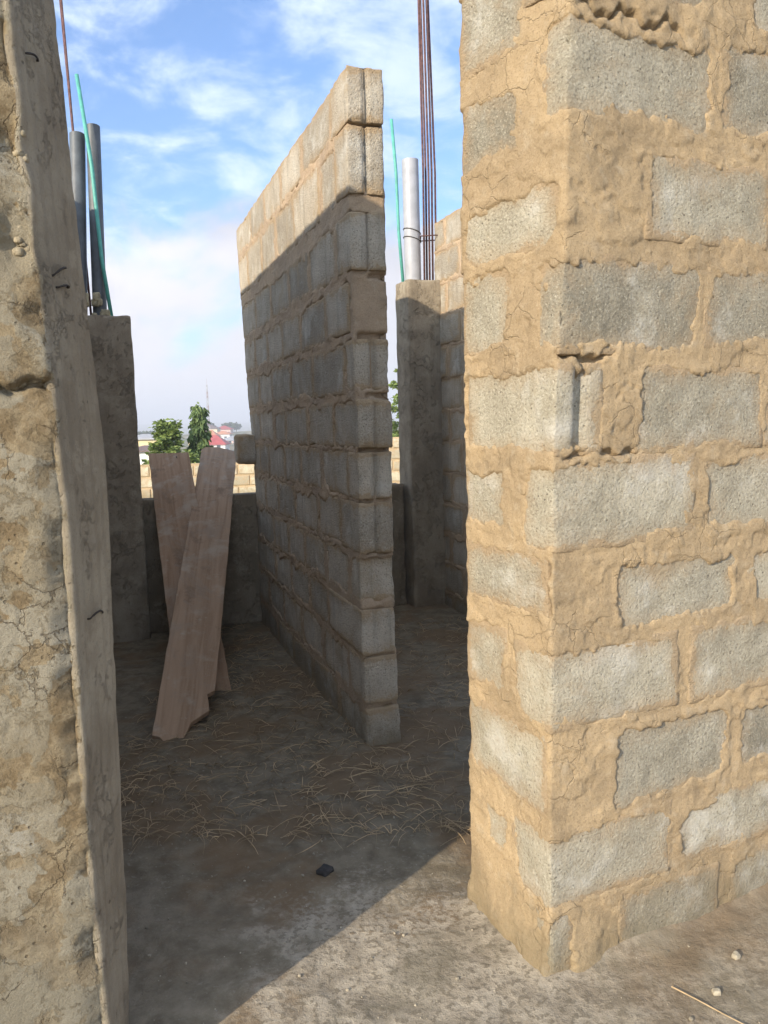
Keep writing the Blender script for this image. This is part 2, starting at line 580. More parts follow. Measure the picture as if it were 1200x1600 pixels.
def mat_leaf(name, a, bcol):
    m, t, b = material(name)
    g = t.node('ShaderNodeNewGeometry')
    c = t.mix(g.outputs['Random Per Island'], a, bcol)
    t.l.new(c, b.inputs['Base Color'])
    b.inputs['Roughness'].default_value = 0.55
    tr = t.node('ShaderNodeBsdfTranslucent')
    t.l.new(c, tr.inputs[0])
    mx = t.node('ShaderNodeMixShader')
    mx.inputs[0].default_value = 0.3
    t.l.new(b.outputs[0], mx.inputs[1])
    t.l.new(tr.outputs[0], mx.inputs[2])
    t.l.new(mx.outputs[0], m.node_tree.nodes['Material Output'].inputs['Surface'])
    return m


def mat_wood(name, ca, cb, axis):
    m, t, b = material(name)
    tcn = t.node('ShaderNodeTexCoord')
    p = tcn.outputs['Object']
    mp = t.node('ShaderNodeMapping')
    mp.inputs['Scale'].default_value = (22, 1.3, 22)
    t.l.new(p, mp.inputs[0])
    g = t.noise(mp.outputs[0], 1.0, 6, 0.62, 0.8)
    blot = t.noise(p, 5, 5, 0.62, 0.3)
    fine = t.noise(p, 120, 3, 0.6)
    c = t.mix(t.step(g, 0.34, 0.68), ca, cb)
    c = t.mix(t.math('MULTIPLY', t.step(blot, 0.52, 0.66), 0.55), c, (0.43, 0.37, 0.29))
    c = t.mix(t.math('MULTIPLY', t.step(blot, 0.42, 0.30), 0.5), c, (0.17, 0.115, 0.075))
    c = t.mix(t.math('MULTIPLY', t.step(t.noise(p, 2.6, 7, 0.75, 0.5), 0.50, 0.60), 0.55), c, (0.30, 0.235, 0.175))
    c = t.mix(t.math('MULTIPLY', t.step(t.noise(p, 9, 8, 0.8, 0.3), 0.58, 0.64), 0.5), c, (0.40, 0.345, 0.27))
    c = t.mix(t.math('MULTIPLY', t.step(t.noise(p, 3.4, 6, 0.7, 0.5), 0.56, 0.68), 0.6), c, (0.13, 0.085, 0.055))
    c = t.mix(t.math('MULTIPLY', t.step(fine, 0.58, 0.72), 0.25), c, (0.45, 0.42, 0.37))
    t.l.new(c, b.inputs['Base Color'])
    t.l.new(t.bump(t.math('ADD', t.math('MULTIPLY', g, 1.0), t.math('MULTIPLY', fine, 0.3)), 0.5, 0.004), b.inputs['Normal'])
    return m


MORTAR = mat_mortar('sandy_mortar', (0.53, 0.395, 0.235), (0.43, 0.322, 0.195), (0.28, 0.212, 0.13))
MORTAR2 = mat_mortar('pinkish_mortar', (0.52, 0.385, 0.255), (0.45, 0.34, 0.235), (0.34, 0.262, 0.185))
BLOCK = mat_block('sandcrete')
BLOCK2 = mat_block('weathered_sandcrete', (0.415, 0.36, 0.28), (0.515, 0.46, 0.37), 1.0, 0.3)
BLOCK3 = mat_block('cream_sandcrete', (0.45, 0.42, 0.31), (0.55, 0.51, 0.39), 0.6)
ROUGH = mat_rough_face()
FORMED = mat_formed('board_formed_concrete', (0.27, 0.225, 0.16), (0.375, 0.325, 0.24), (0.185, 0.155, 0.11))
FORMED2 = mat_formed('grey_formed_concrete', (0.27, 0.225, 0.165), (0.37, 0.315, 0.235), (0.18, 0.15, 0.11))
RENDER = mat_formed('dark_render', (0.22, 0.18, 0.125), (0.28, 0.235, 0.17), (0.15, 0.125, 0.085))
PVC = mat_plain('grey_plastic_pipe', (0.36, 0.37, 0.40), 0.45, 0.12, 9, 0.4)
PVC_DK = mat_plain('dark_grey_plastic_pipe', (0.10, 0.112, 0.122), 0.5, 0.25, 9, 0.4)
GREEN = mat_plain('green_conduit', (0.10, 0.36, 0.30), 0.5, 0.15, 20, 0.35)
STEEL = mat_plain('rusty_steel', (0.115, 0.060, 0.055), 0.75, 0.4, 40, 0.3)
WIRE = mat_plain('black_wire', (0.035, 0.028, 0.022), 0.7, 0.3, 40)
CEMENT_LUMP = mat_plain('spilt_cement', (0.42, 0.37, 0.25), 0.95, 0.3, 40, 0.2, 0, 0.8)
STONE = mat_plain('pale_stone', (0.34, 0.30, 0.225), 0.9, 0.3, 60, 0.2, 0, 0.5)
DARKSTONE = mat_plain('dark_stone', (0.035, 0.032, 0.03), 0.85, 0.3, 60)
STRAW = mat_plain('dry_straw', (0.36, 0.265, 0.155), 0.85, 0.5, 8)
FLOOR = mat_floor()
TERRAIN = mat_terrain()


# ------------------------------------------------------------------ shared mesh makers
def grid_faces(nu, nv):
    i = np.arange(nu - 1)[:, None]
    j = np.arange(nv - 1)[None, :]
    a = i * nv + j
    return np.stack([a, a + nv, a + nv + 1, a + 1], -1).reshape(-1, 4)


def box_lattice(nx, ny, nz, e):
    """closed box surface on [-1,1]^3, denser next to the edges"""
    def ax(n, eps):
        eps = min(eps, 0.3)
        inner = np.linspace(-1 + 2 * eps, 1 - 2 * eps, max(n, 2))
        return np.concatenate([[-1, -1 + 0.6 * eps], inner, [1 - 0.6 * eps, 1]])
    X, Y, Z = ax(nx, e[0]), ax(ny, e[1]), ax(nz, e[2])
    V, F, key = [], [], {}

    def vid(i, j, k):
        t = (i, j, k)
        if t not in key:
            key[t] = len(V)
            V.append((X[i], Y[j], Z[k]))
        return key[t]
    a, b, c = len(X) - 1, len(Y) - 1, len(Z) - 1
    for i in range(a):
        for j in range(b):
            F.append((vid(i, j, 0), vid(i, j + 1, 0), vid(i + 1, j + 1, 0), vid(i + 1, j, 0)))
            F.append((vid(i, j, c), vid(i + 1, j, c), vid(i + 1, j + 1, c), vid(i, j + 1, c)))
    for i in range(a):
        for k in range(c):
            F.append((vid(i, 0, k), vid(i + 1, 0, k), vid(i + 1, 0, k + 1), vid(i, 0, k + 1)))
            F.append((vid(i, b, k), vid(i, b, k + 1), vid(i + 1, b, k + 1), vid(i + 1, b, k)))
    for j in range(b):
        for k in range(c):
            F.append((vid(0, j, k), vid(0, j, k + 1), vid(0, j + 1, k + 1), vid(0, j + 1, k)))
            F.append((vid(a, j, k), vid(a, j + 1, k), vid(a, j + 1, k + 1), vid(a, j, k + 1)))
    return np.array(V), np.array(F)


def block_geo(lx, ly, lz, n=(10, 4, 6), r=0.012, amp=0.004, seed=0, groove=None, arris=None):
    """worn hollow block: rounded box, uneven faces; groove = axis-ends that carry the casting groove"""
    h = np.array([lx, ly, lz]) / 2
    v, f = box_lattice(n[0], n[1], n[2], r / h)
    p = v * h
    gap = np.sort(h - np.abs(p) , axis=1)
    # how far each point lies from the mortared rims (a free arris does not count)
    RIM['v'] = gap[:, 1]
    if arris:
        RIM['v'] = h[2] - np.abs(p[:, 2])
        if 'x' in arris:
            RIM['v'] = np.minimum(RIM['v'], h[0] - p[:, 0])
        if 'y' in arris:
            RIM['v'] = np.minimum(RIM['v'], h[1] - p[:, 1])
    inner = np.clip(p, -(h - r), h - r)
    dlt = p - inner
    ln = np.linalg.norm(dlt, axis=1, keepdims=True)
    nrm = np.where(ln > 1e-9, dlt / np.maximum(ln, 1e-9), 0)
    p = inner + nrm * r
    off = seed * 3.71
    wob = fbm(p + off, 9, 2, seed) * amp * 1.2 + fbm(p + off, 34, 2, seed + 5) * amp
    edge = (np.abs(nrm) > 0.3).sum(1) >= 2
    chip = np.clip(fbm(p + off, 22, 2, seed + 9) - 0.05, 0, 1) * edge * (r * 0.8 + 0.006)
    p = p + nrm * wob[:, None] - nrm * chip[:, None]
    if groove:
        axis, sgn, across = groove
        m = (v[:, axis] * sgn > 0.9) & (np.abs(p[:, across]) < 0.012)
        p[m, axis] -= sgn * 0.016
    return p, f


def polyline_frames(pts, q):
    """positions and outward normals along an open polyline, corners softened"""
    pts = np.asarray(pts, float)
    seg = np.linalg.norm(np.diff(pts, axis=0), axis=1)
    cum = np.concatenate([[0], np.cumsum(seg)])
    R = 0.010
    offs = np.linspace(-R, R, 9)

    def at(s):
        s = np.clip(s, 0, cum[-1])
        return np.stack([np.interp(s, cum, pts[:, 0]), np.interp(s, cum, pts[:, 1])], -1)
    P = np.mean([at(q + o) for o in offs], axis=0)
    ends = (q < R) | (q > cum[-1] - R)
    P[ends] = at(q)[ends]
    T = at(q + R) - at(q - R)
    T /= np.maximum(np.linalg.norm(T, axis=1, keepdims=True), 1e-9)
    N = np.stack([T[:, 1], -T[:, 0]], -1)     # to the right of travel
    return P, N, cum


def mortar_sheet(pts, z0, z1, rects, du, dz, seed, frame, deform=None, proud=0.004, smear=1.0, extra=None, relief=1.0):
    """bed and perpend mortar as one relief skin: proud in the joints, sunk behind the block faces.
    rects = (q0,q1,z0,z1) of the exposed block faces in perimeter coordinates"""
    L = np.linalg.norm(np.diff(np.asarray(pts, float), axis=0), axis=1).sum()
    q = np.linspace(0, L, int(L / du) + 1)
    z = np.linspace(z0, z1, int((z1 - z0) / dz) + 1)
    P, N, cum = polyline_frames(pts, q)
    Q, Z = np.meshgrid(q, z, indexing='ij')
    sd = np.full(Q.shape, 9.0)
    for (a, b, c, d) in rects:
        r = 0.018
        ex = np.abs(Q - (a + b) / 2) - (b - a) / 2 + r
        ez = np.abs(Z - (c + d) / 2) - (d - c) / 2 + r
        s = np.hypot(np.maximum(ex, 0), np.maximum(ez, 0)) + np.minimum(np.maximum(ex, ez), 0) - r
        sd = np.minimum(sd, s)
    X = P[:, None, 0] + 0 * Z
    Y = P[:, None, 1] + 0 * Z
    p3 = np.stack([X, Y, Z], -1)
    n_lo = fbm(p3, 5.5, 3, seed)
    n_mid = fbm(p3, 24, 3, seed + 11)
    n_hi = fbm(p3, 75, 2, seed + 23)
    sdn = sd + smear * (0.030 * np.clip(n_lo, -0.3, 1) + 0.016 * n_mid + 0.008 * n_hi)
    cov = sstep(sdn, -0.016, 0.003)
    hj = proud + relief * (0.0022 * n_lo + 0.0018 * n_mid + 0.0017 * n_hi)
    # dried flakes, with a sharp lower lip
    fl = fbm(p3 * np.array([1, 1, 1.6]), 15, 3, seed + 31)
    hj = hj + relief * 0.0030 * sstep(fl, 0.12, 0.16) - 0.0035 * relief * sstep(np.abs(fbm(p3, 8, 3, seed + 41)), 0.013, 0.003) * sstep(n_lo, -0.2, 0.3)
    # thin feathered lips over the block rims, lower and rougher in the middle of a joint
    hj = np.where(sd < 0.02, np.maximum(hj, 0.0010 + 0.0008 * n_hi), hj) - 0.0015 * sstep(sd, 0.012, 0.03)
    h = hj * cov - 0.020 * (1 - cov) - 0.012 * (1 - sstep(sd, -0.06, -0.03))
    if extra is not None:
        h = h + extra(Q, Z, p3)
    V = np.stack([X + N[:, None, 0] * h, Y + N[:, None, 1] * h, Z], -1).reshape(-1, 3)
    if deform:
        V = deform(V)
    F = grid_faces(len(q), len(z))[:, ::-1]
    return frame(V), F


def frame_fn(origin, ax, ay):
    o = np.array(origin, float)
    ax = np.array(ax, float)
    ay = np.array(ay, float)

    def fn(V):
        V = np.asarray(V, float)
        return o + V[:, :1] * ax + V[:, 1:2] * ay + V[:, 2:3] * np.array([0, 0, 1.0])
    return fn


def add_core(V, F, x0, x1, y0, y1, z0, z1, frame, deform=None):
    v = np.array([(x, y, z) for z in np.linspace(z0, z1, 13) for (x, y) in ((x0, y0), (x1, y0), (x1, y1), (x0, y1))])
    f = []
    for k in range(12):
        for i in range(4):
            a, b = k * 4 + i, k * 4 + (i + 1) % 4
            f.append((a, b, b + 4, a + 4))
    f.append((3, 2, 1, 0))
    f.append((48, 49, 50, 51))
    if deform:
        v = deform(v)
    v = frame(v)
    return np.concatenate([V, v]), np.concatenate([F, np.array(f) + len(V)])


# ==================================================================== SETTING
# the slab
xs = np.concatenate([np.linspace(-9, -1.9, 22)[:-1], np.linspace(-1.9, 1.5, 180), np.linspace(1.5, 9, 22)[1:]])
ys = np.concatenate([np.linspace(-5, 1.0, 16)[:-1], np.linspace(1.0, 3.4, 170), np.linspace(3.4, 6.9, 110)[1:]])
X, Y = np.meshgrid(xs, ys, indexing='ij')
P3 = np.stack([X, Y, 0 * X], -1)
Zf = 0.010 * fbm(P3, 1.3, 3, 3) + 0.006 * fbm(P3, 7, 3, 4) + 0.0035 * fbm(P3, 30, 2, 6)
Zf += 0.018 * sstep(Y, 2.2, 3.0) * (0.4 + fbm(P3, 3, 3, 9)) * sstep(Y, 6.9, 5.6)
# soil banked up along the foot of the doorway pier
_u = (X - 0.398) * 0.9063 + (Y - 1.845) * 0.4226
_v = (X - 0.398) * -0.4305 + (Y - 1.845) * 0.9026
_du = np.maximum(np.maximum(-_u, _u - 1.75), 0)
_dv = np.where(_u < 0.15, np.maximum(np.maximum(-_v, _v - 0.385), 0), np.maximum(np.maximum(-_v, _v - 0.15), 0))
_d = np.hypot(_du, _dv)
Zf += (0.030 + 0.022 * fbm(P3, 9, 3, 31)) * np.exp(-_d / 0.035) * np.clip(0.45 + _u * 1.4, 0.25, 1.2)
rimz = np.minimum.reduce([X + 9, 9 - X, Y + 5, 6.9 - Y])
Zf *= sstep(rimz, 0, 0.5)
V = np.stack([X, Y, Zf], -1).reshape(-1, 3)
F = grid_faces(len(xs), len(ys))
n0 = len(V)
skirt = np.array([(-9, -5, 0), (9, -5, 0), (9, 6.9, 0), (-9, 6.9, 0), (-9, -5, -1.6), (9, -5, -1.6), (9, 6.9, -1.6), (-9, 6.9, -1.6)], float)
sf = np.array([(0, 4, 5, 1), (1, 5, 6, 2), (2, 6, 7, 3), (3, 7, 4, 0)]) + n0
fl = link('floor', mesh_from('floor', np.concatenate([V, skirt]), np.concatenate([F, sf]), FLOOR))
tag(fl, 'rough concrete floor slab strewn with soil', None, None, 'structure')


def terrain_h(x, y):
    d = np.hypot(x, y)
    h = np.interp(d, [0, 18, 30, 100, 200, 300, 430, 700, 1400, 2600, 4200], [-1.35, -1.35, -2.0, -7.5, -8.5, -5.5, -1.5, -8, -6, 8, 22])
    p = np.stack([x, y, 0 * x], -1)
    h = h + fbm(p, 0.006, 3, 5) * np.clip(d - 40, 0, 400) / 400 * 3.0
    h = h + np.clip(fbm(p, 0.0012, 3, 15), -0.2, 1) * np.clip(d - 900, 0, 2600) / 2600 * 18
    return h


rr = np.concatenate([np.linspace(0, 60, 16), np.geomspace(70, 4200, 60)])
th = np.linspace(0, 2 * np.pi, 145)
RR, TH = np.meshgrid(rr, th, indexing='ij')
TX, TY = RR * np.sin(TH), RR * np.cos(TH)
tv = np.stack([TX, TY, terrain_h(TX, TY)], -1).reshape(-1, 3)
te = link('terrain', mesh_from('terrain', tv, grid_faces(len(rr), len(th))[:, ::-1], TERRAIN))
tag(te, 'open sloping ground and far hills beyond the building', None, None, 'structure')

# ==================================================================== WALL FRAMES
K = np.array([0.398, 1.845, 0.0])
dR = np.array([math.sin(rad(65)), math.cos(rad(65)), 0])
dE = np.array([math.sin(rad(-25.5)), math.cos(rad(-25.5)), 0])
aM = rad(-19.8)
mM = np.array([math.sin(aM), math.cos(aM), 0])
nM = np.array([mM[1], -mM[0], 0])
M0 = np.array([-0.108, 3.311, 0.0])


# -------------------------------------------------------------- right wall of the doorway
def build_right_wall():
    root = thing('block_wall', 'sunlit block pier with sandy mortar at the right side of the doorway', 'wall', tuple(K))
    LZ = [(0, 0.0), (1.2, 0.004), (1.45, 0.012), (1.65, 0.028), (1.8, 0.042), (2.3, 0.055), (3.0, 0.065)]
    lz = np.array(LZ)

    def deform(V):
        V = V.copy()
        lean = np.interp(V[:, 2], lz[:, 0], lz[:, 1])
        V[:, 0] += lean * np.clip(1 - V[:, 1] / 0.38, 0, 1)
        V[:, 1] += 0.010 * fbm(V * np.array([1, 0, 1]), 2.0, 2, 77) * np.clip(V[:, 0] / 0.3, 0, 1)
        return V
    base = frame_fn((0, 0, 0), dR, dE)
    TE, SR, ZT = 0.385, 1.75, 2.90
    T1 = 0.15
    pts = [(T1, TE + 0.0), (0, TE), (0, 0), (SR, 0)]
    # perimeter coordinate: q=0 at (.15,TE); corner far at .15 ; near corner at .15+TE
    qc = T1 + TE

    # exposed faces traced course by course; s>0 on the broad face, s<0 on the narrow one
    faces = [
        (-0.385, -0.15, 2.36, 2.55), (0.02, 0.42, 2.44, 2.62), (0.60, 1.0, 2.43, 2.61), (1.06, 1.5, 2.43, 2.6),
        (-0.062, 0.445, 2.155, 2.335), (0.512, 0.93, 2.175, 2.36), (-0.385, -0.17, 2.115, 2.255), (0.985, 1.42, 2.17, 2.35),
        (0.272, 0.655, 1.895, 2.06), (-0.375, -0.03, 1.865, 1.99), (0.69, 1.12, 1.895, 2.07), (1.17, 1.6, 1.9, 2.06),
        (-0.07, 0.432, 1.612, 1.806), (0.486, 0.90, 1.632, 1.797), (-0.385, -0.205, 1.63, 1.81), (0.95, 1.38, 1.63, 1.8),
        (-0.37, 0.148, 1.368, 1.548), (0.278, 0.69, 1.367, 1.545), (0.735, 1.16, 1.37, 1.545), (1.2, 1.65, 1.37, 1.545),
        (-0.10, 0.443, 1.137, 1.318), (0.51, 0.925, 1.137, 1.31), (-0.385, -0.20, 1.165, 1.30), (0.975, 1.4, 1.14, 1.31),
        (0.228, 0.622, 0.903, 1.052), (-0.385, -0.012, 0.962, 1.083), (0.698, 1.11, 0.907, 1.04), (1.16, 1.58, 0.9, 1.05),
        (-0.135, 0.398, 0.682, 0.845), (0.48, 0.90, 0.678, 0.848), (-0.385, -0.205, 0.717, 0.86), (0.95, 1.37, 0.68, 0.85),
        (0.208, 0.596, 0.430, 0.611), (-0.385, -0.024, 0.456, 0.625), (0.675, 1.09, 0.438, 0.605), (1.14, 1.57, 0.44, 0.61),
        (-0.145, 0.382, 0.202, 0.372), (0.442, 0.86, 0.215, 0.362), (-0.29, -0.194, 0.243, 0.348), (0.91, 1.34, 0.2, 0.365),
        (-0.0, 0.055, 0.015, 0.160), (0.246, 0.568, -0.02, 0.140), (0.66, 1.08, -0.02, 0.145), (1.13, 1.56, -0.02, 0.15),
        (-0.385, -0.02, 2.655, 2.84), (0.2, 0.62, 2.665, 2.85), (0.68, 1.12, 2.665, 2.85), (1.17, 1.6, 2.665, 2.85)]
    rects = [(qc + a - 0.006, qc + b + 0.006, c - 0.006, d + 0.006) for (a, b, c, d) in faces]
    # the mortar filled quoins wrap round the corner at the far end too
    rects2 = []
    for (a, b, c, d) in rects:
        if a <= qc - 0.384:
            a = qc - TE - 0.12
        rects2.append((a, b, c, d))

    def extra(Q, Z, p3):
        h = 0 * Q
        # header with a casting groove left open in the fifth course, and a crack at the foot
        for (qq, z0, z1, wd, dp) in ((qc + 0.085, 1.36, 1.56, 0.010, 0.03), (qc + 0.052, 0.0, 0.14, 0.006, 0.03), (qc + 0.27, 1.34, 1.42, 0.006, 0.02)):
            wig = 0.006 * np.sin(Z * 60) + 0.004 * np.sin(Z * 143)
            m = sstep(np.abs(Q - qq - wig), wd, wd * 0.4) * sstep(Z, z0, z0 + 0.02) * sstep(Z, z1, z1 - 0.02)
            h = h - dp * m
        # open bed under the fourth course at the corner, ragged
        ragged = 0.012 * np.sin(Q * 47) + 0.006 * np.sin(Q * 131)
        m = sstep(np.abs(Z - 1.585 - ragged), 0.016, 0.005) * sstep(Q, qc - 0.02, qc + 0.03) * sstep(Q, qc + 0.19, qc + 0.12)
        h = h - 0.03 * m
        ragged2 = 0.010 * np.sin(Q * 39 + 1) + 0.005 * np.sin(Q * 117)
        m = sstep(np.abs(Z - 1.352 - ragged2), 0.010, 0.003) * sstep(Q, qc + 0.02, qc + 0.06) * sstep(Q, qc + 0.30, qc + 0.24)
        h = h - 0.022 * m
        m = sstep(np.abs(Z - 2.375 - ragged * 1.2), 0.010, 0.003) * sstep(Q, qc + 0.02, qc + 0.06) * sstep(Q, qc + 0.40, qc + 0.3)
        h = h - 0.02 * m
        # thick wavy lumps of mortar above the second course
        h = h + 0.008 * sstep(Z, 2.34, 2.39) * sstep(Z, 2.47, 2.42) * sstep(Q, qc + 0.1, qc + 0.2) * (0.4 + fbm(p3, 18, 2, 301))
        # the foot is flushed over and flares out a little
        h = h + 0.016 * sstep(Z, 0.14, 0.0) * (0.6 + fbm(p3, 9, 3, 303)) * sstep(Q, qc + 0.22, qc + 0.12)
        return h
    V, F = mortar_sheet(pts, -0.02, ZT, rects2, 0.0052, 0.0056, 107, base, deform, 0.0012, 1.0, extra)
    V, F = add_core(V, F, 0.02, SR - 0.02, 0.02, T1, -0.02, ZT - 0.01, base, deform)
    V, F = add_core(V, F, 0.02, T1 - 0.015, T1, TE - 0.02, -0.02, ZT - 0.012, base, deform)
    mo = link('mortar', mesh_from('mortar', V, F, MORTAR), root)
    # the blocks
    sd = 200
    for (a, b, c, d) in faces:
        sd += 1
        wrap_hdr = a < -0.003 and b > 0.2           # stretcher on the broad face turning the corner
        wrap_long = a < -0.3 and b > 0.1            # header on the broad face
        tt = T1 - 0.01
        ov = 0.024
        groove = None
        if wrap_long:
            s0, s1, t0, t1 = 0.0, b + 0.0, 0.0, -a
            groove = (1, -1, 0)
        elif wrap_hdr or (a == -0.0 and b < 0.1):
            s0, s1, t0, t1 = 0.0, b + ov, 0.0, max(-a, 0.05) + ov
        elif a >= 0:
            s0, s1, t0, t1 = a - ov, b + ov, 0.0, tt
        else:
            t0, t1 = max(-b - ov, 0.014), -a + (0.0 if a <= -0.384 else ov)
            s0, s1 = 0.0, tt - 0.01
        lx, ly, lzv = s1 - s0, t1 - t0, d - c + 2 * ov
        near = a < 1.0
        n = (max(4, int(lx / 0.014)), max(3, int(ly / 0.016)), max(4, int(lzv / 0.014))) if near else (5, 3, 4)
        p, f = block_geo(lx, ly, lzv, n, 0.006, 0.0036, sd, groove, 'xy' if (wrap_hdr or wrap_long or (a == 0.0 and b < 0.1)) else None)
        off = np.array([random.uniform(-.002, .003), random.uniform(-.0035, .002), 0])
        rz = random.uniform(-0.006, 0.006)
        p = p @ np.array([[math.cos(rz), 0, math.sin(rz)], [0, 1, 0], [-math.sin(rz), 0, math.cos(rz)]])
        ctr = np.array([(s0 + s1) / 2, (t0 + t1) / 2, (c + d) / 2]) + off
        pv = base(deform(p + ctr))
        wc = base(deform(ctr[None]))[0]
        link('concrete_block', mesh_from('concrete_block', pv - wc, f, BLOCK), root, tuple(wc))
    return root


build_right_wall()


# -------------------------------------------------------------- generic coursed wall
def coursed_wall(root, frame, L, T, rows, seed, mmat, bmat, du, dz, ends=(True, True), joints=None, Lz=None,
                 both_sides=False, grooves=True, proud=0.002, smear=1.0, nb=(8, 3, 5), first_off=(0.22, 0.44), sheet=True, blk=0.475, extra=None):
    """local axes: x along the wall (0..L), y across it (0..T; y=0 is the seen face), z up. rows = (z0, z1) of block faces"""
    rnd = random.Random(seed)

    def deform(V):
        if Lz is None:
            return V
        V = V.copy()
        Lq = np.interp(V[:, 2], Lz[0], Lz[1])
        k = np.clip((V[:, 0] - (L - 0.6)) / 0.6, 0, 2)
        V[:, 0] += k * (Lq - L)
        return V
    pts = [(0.35, T), (0, T), (0, 0), (L, 0), (L, T)]
    pts = [(min(0.35, L * .4), T), (0, T), (0, 0), (L, 0), (L, T)]
    q0 = pts[0][0]
    qc = q0 + T
    rects, boxes = [], []
    zt = rows[0][1]
    for ri, (z0, z1) in enumerate(rows):
        js = None
        if joints and ri < len(joints) and joints[ri]:
            js = list(joints[ri])
        else:
            js = [first_off[ri % 2] + rnd.uniform(-.03, .03)]
            while js[-1] < L - 0.12:
                js.append(js[-1] + blk + rnd.uniform(-.03, .03))
        js = [j for j in js if j < L - 0.06]
        edges = [0.0] + js + [L]
        ex = rnd.uniform(-0.030, 0.014)
        for k in range(len(edges) - 1):
            g0 = 0 if k == 0 else rnd.uniform(0.014, 0.026)
            g1 = 0 if k == len(edges) - 2 else rnd.uniform(0.014, 0.026)
            a, b = edges[k] + g0, edges[k + 1] - g1
            if b - a < 0.03:
                continue
            za, zb = z0 + rnd.uniform(-.008, .008), z1 + rnd.uniform(-.006, .006)
            if ri == 0:
                zb = z1
            first, last = k == 0, k == len(edges) - 2
            rects.append((qc + a if not first else (qc - T - 0.1), qc + b if not last else qc + L + T + .1, za, zb))
            boxes.append((a + (ex if first else -0.013), b + (rnd.uniform(-.012, .01) if last else 0.013), za - 0.014, zb + (0.014 if ri else 0.0), first, rnd.uniform(-.009, .005) if first else rnd.uniform(-.003, .002)))
    if sheet:
        V, F = mortar_sheet(pts, -0.02, zt - 0.02, rects, du, dz, seed, frame, deform, proud, smear, (lambda Q, Z, p3: extra(Q, Z, p3, qc, T)) if extra else None, 0.8)
    else:
        V, F = np.zeros((0, 3)), np.zeros((0, 4), int)
    V, F = add_core(V, F, 0.016, L - 0.016, 0.016 if sheet else 0.008, T - 0.004, -0.02, zt - 0.015, frame, deform)
    link('mortar', mesh_from('mortar', V, F, mmat), root)
    cache = {}
    for i, (a, b, c, d, first, jit) in enumerate(boxes):
        ctr = np.array([(a + b) / 2, T / 2, (c + d) / 2])
        cw = frame(deform(ctr[None]))[0]
        p, f = block_geo(b - a, T + 0.002, d - c, nb, 0.007, 0.0038, seed + i * 3, (0, -1, 1) if (first and grooves and rnd.random() < 0.62) else None, 'x' if first else None)
        p = p + np.array([0, jit, 0])
        pv = frame(deform(p + ctr)) - cw
        link('concrete_block', mesh_from('concrete_block', pv, f, bmat), root, tuple(cw))
    return deform


def mid_frame(along, L0, sign=1):
    """frame whose x runs along the partition direction and y across it to the right"""
    return frame_fn(M0 * 0, mM * sign, nM)


# -------------------------------------------------------------- free-standing partition in the middle
def mid_notches(Q, Z, p3, qc, T):
    """bed mortar fallen out of the end of the partition at a few courses"""
    h = 0 * Q
    n = fbm(p3, 30, 3, 611)
    for (z0, wd, q0, q1, dp) in ((1.80, 0.022, qc - T - 0.02, qc - 0.02, 0.035), (1.325, 0.014, qc - T - 0.02, qc + 0.0, 0.03), (1.555, 0.012, qc - T - 0.02, qc - 0.06, 0.03), (2.05, 0.012, qc - T - 0.02, qc - 0.08, 0.02), (0.88, 0.014, qc - T, qc - 0.03, 0.025)):
        m = sstep(np.abs(Z - z0 + 0.012 * n), wd, wd * 0.5) * sstep(Q, q0 - 0.02, q0) * sstep(Q + 0.03 * n, q1 + 0.02, q1 - 0.01)
        h = h - dp * m
    return h


root = thing('block_wall', 'tall free-standing block partition seen end-on in the middle, lit along its top', 'wall', tuple(M0))
rows = [(2.67, 2.87), (2.385, 2.625), (2.085, 2.29), (1.83, 2.025), (1.585, 1.775), (1.345, 1.525), (1.125, 1.305), (0.895, 1.08), (0.665, 0.85), (0.44, 0.62), (0.21, 0.40), (0.0, 0.165)]
joints = [[0.22, 0.75, 1.22, 1.68, 2.15], [0.17, 0.44, 0.96, 1.40, 1.83, 2.33], [0.21, 0.69, 1.12, 1.61, 2.1], [0.04, 0.41, 0.89, 1.33, 1.76, 2.2],
          [0.13, 0.68, 1.16, 1.66, 2.1], [0.34, 0.81, 1.33, 1.66, 2.1], [0.13, 0.576, 0.985, 1.41, 1.87, 2.2], [0.267, 0.675, 1.18, 1.62, 2.02],
          [0.15, 0.55, 0.98, 1.376, 1.8], [0.526, 0.91, 1.35, 1.8], [0.2, 0.66, 1.12, 1.6, 2.05], [0.4, 0.9, 1.35, 1.8]]
coursed_wall(root, frame_fn((0, 0, 0), mM, nM), 2.72, 0.155, rows, 31, MORTAR2, BLOCK2, 0.011, 0.010, joints=joints,
             Lz=([0, 0.96, 1.28, 1.7, 2.4, 2.87], [2.40, 2.40, 2.44, 2.54, 2.66, 2.73]), proud=0.0015, smear=1.25, nb=(14, 11, 9), extra=mid_notches)
p, f = block_geo(0.17, 0.26, 0.215, (6, 7, 7), 0.03, 0.006, 77)
c = mM * 2.43 + nM * (0.0) + np.array([0, 0, 1.275])
o = link('concrete_block', mesh_from('concrete_block', frame_fn((0, 0, 0), mM, nM)(p), f, BLOCK2), root, tuple(c))
o['label'] = 'block end jutting out of the far end of the wall'

# -------------------------------------------------------------- back walls, pillars
LB = 2.40            # the window wall stands this far along the partition


def at_back(along, L=LB, z=0.0):
    return M0 + mM * L + nM * along + np.array([0, 0, z])


def rendered_wall(name, label, a0, a1, h, L=LB, t=0.15, seed=0):
    n = (max(6, int((a1 - a0) / 0.05)), 4, int(h / 0.05))
    p, f = block_geo(a1 - a0, t, h, n, 0.012, 0.004, seed)
    p = p + np.array([0, 0, h / 2])
    c = at_back((a0 + a1) / 2, L + t / 2)
    o = link(name, mesh_from(name, frame_fn((0, 0, 0), nM, mM)(p), f, RENDER), None, tuple(c))
    return tag(o, label, 'wall', None, 'thing')


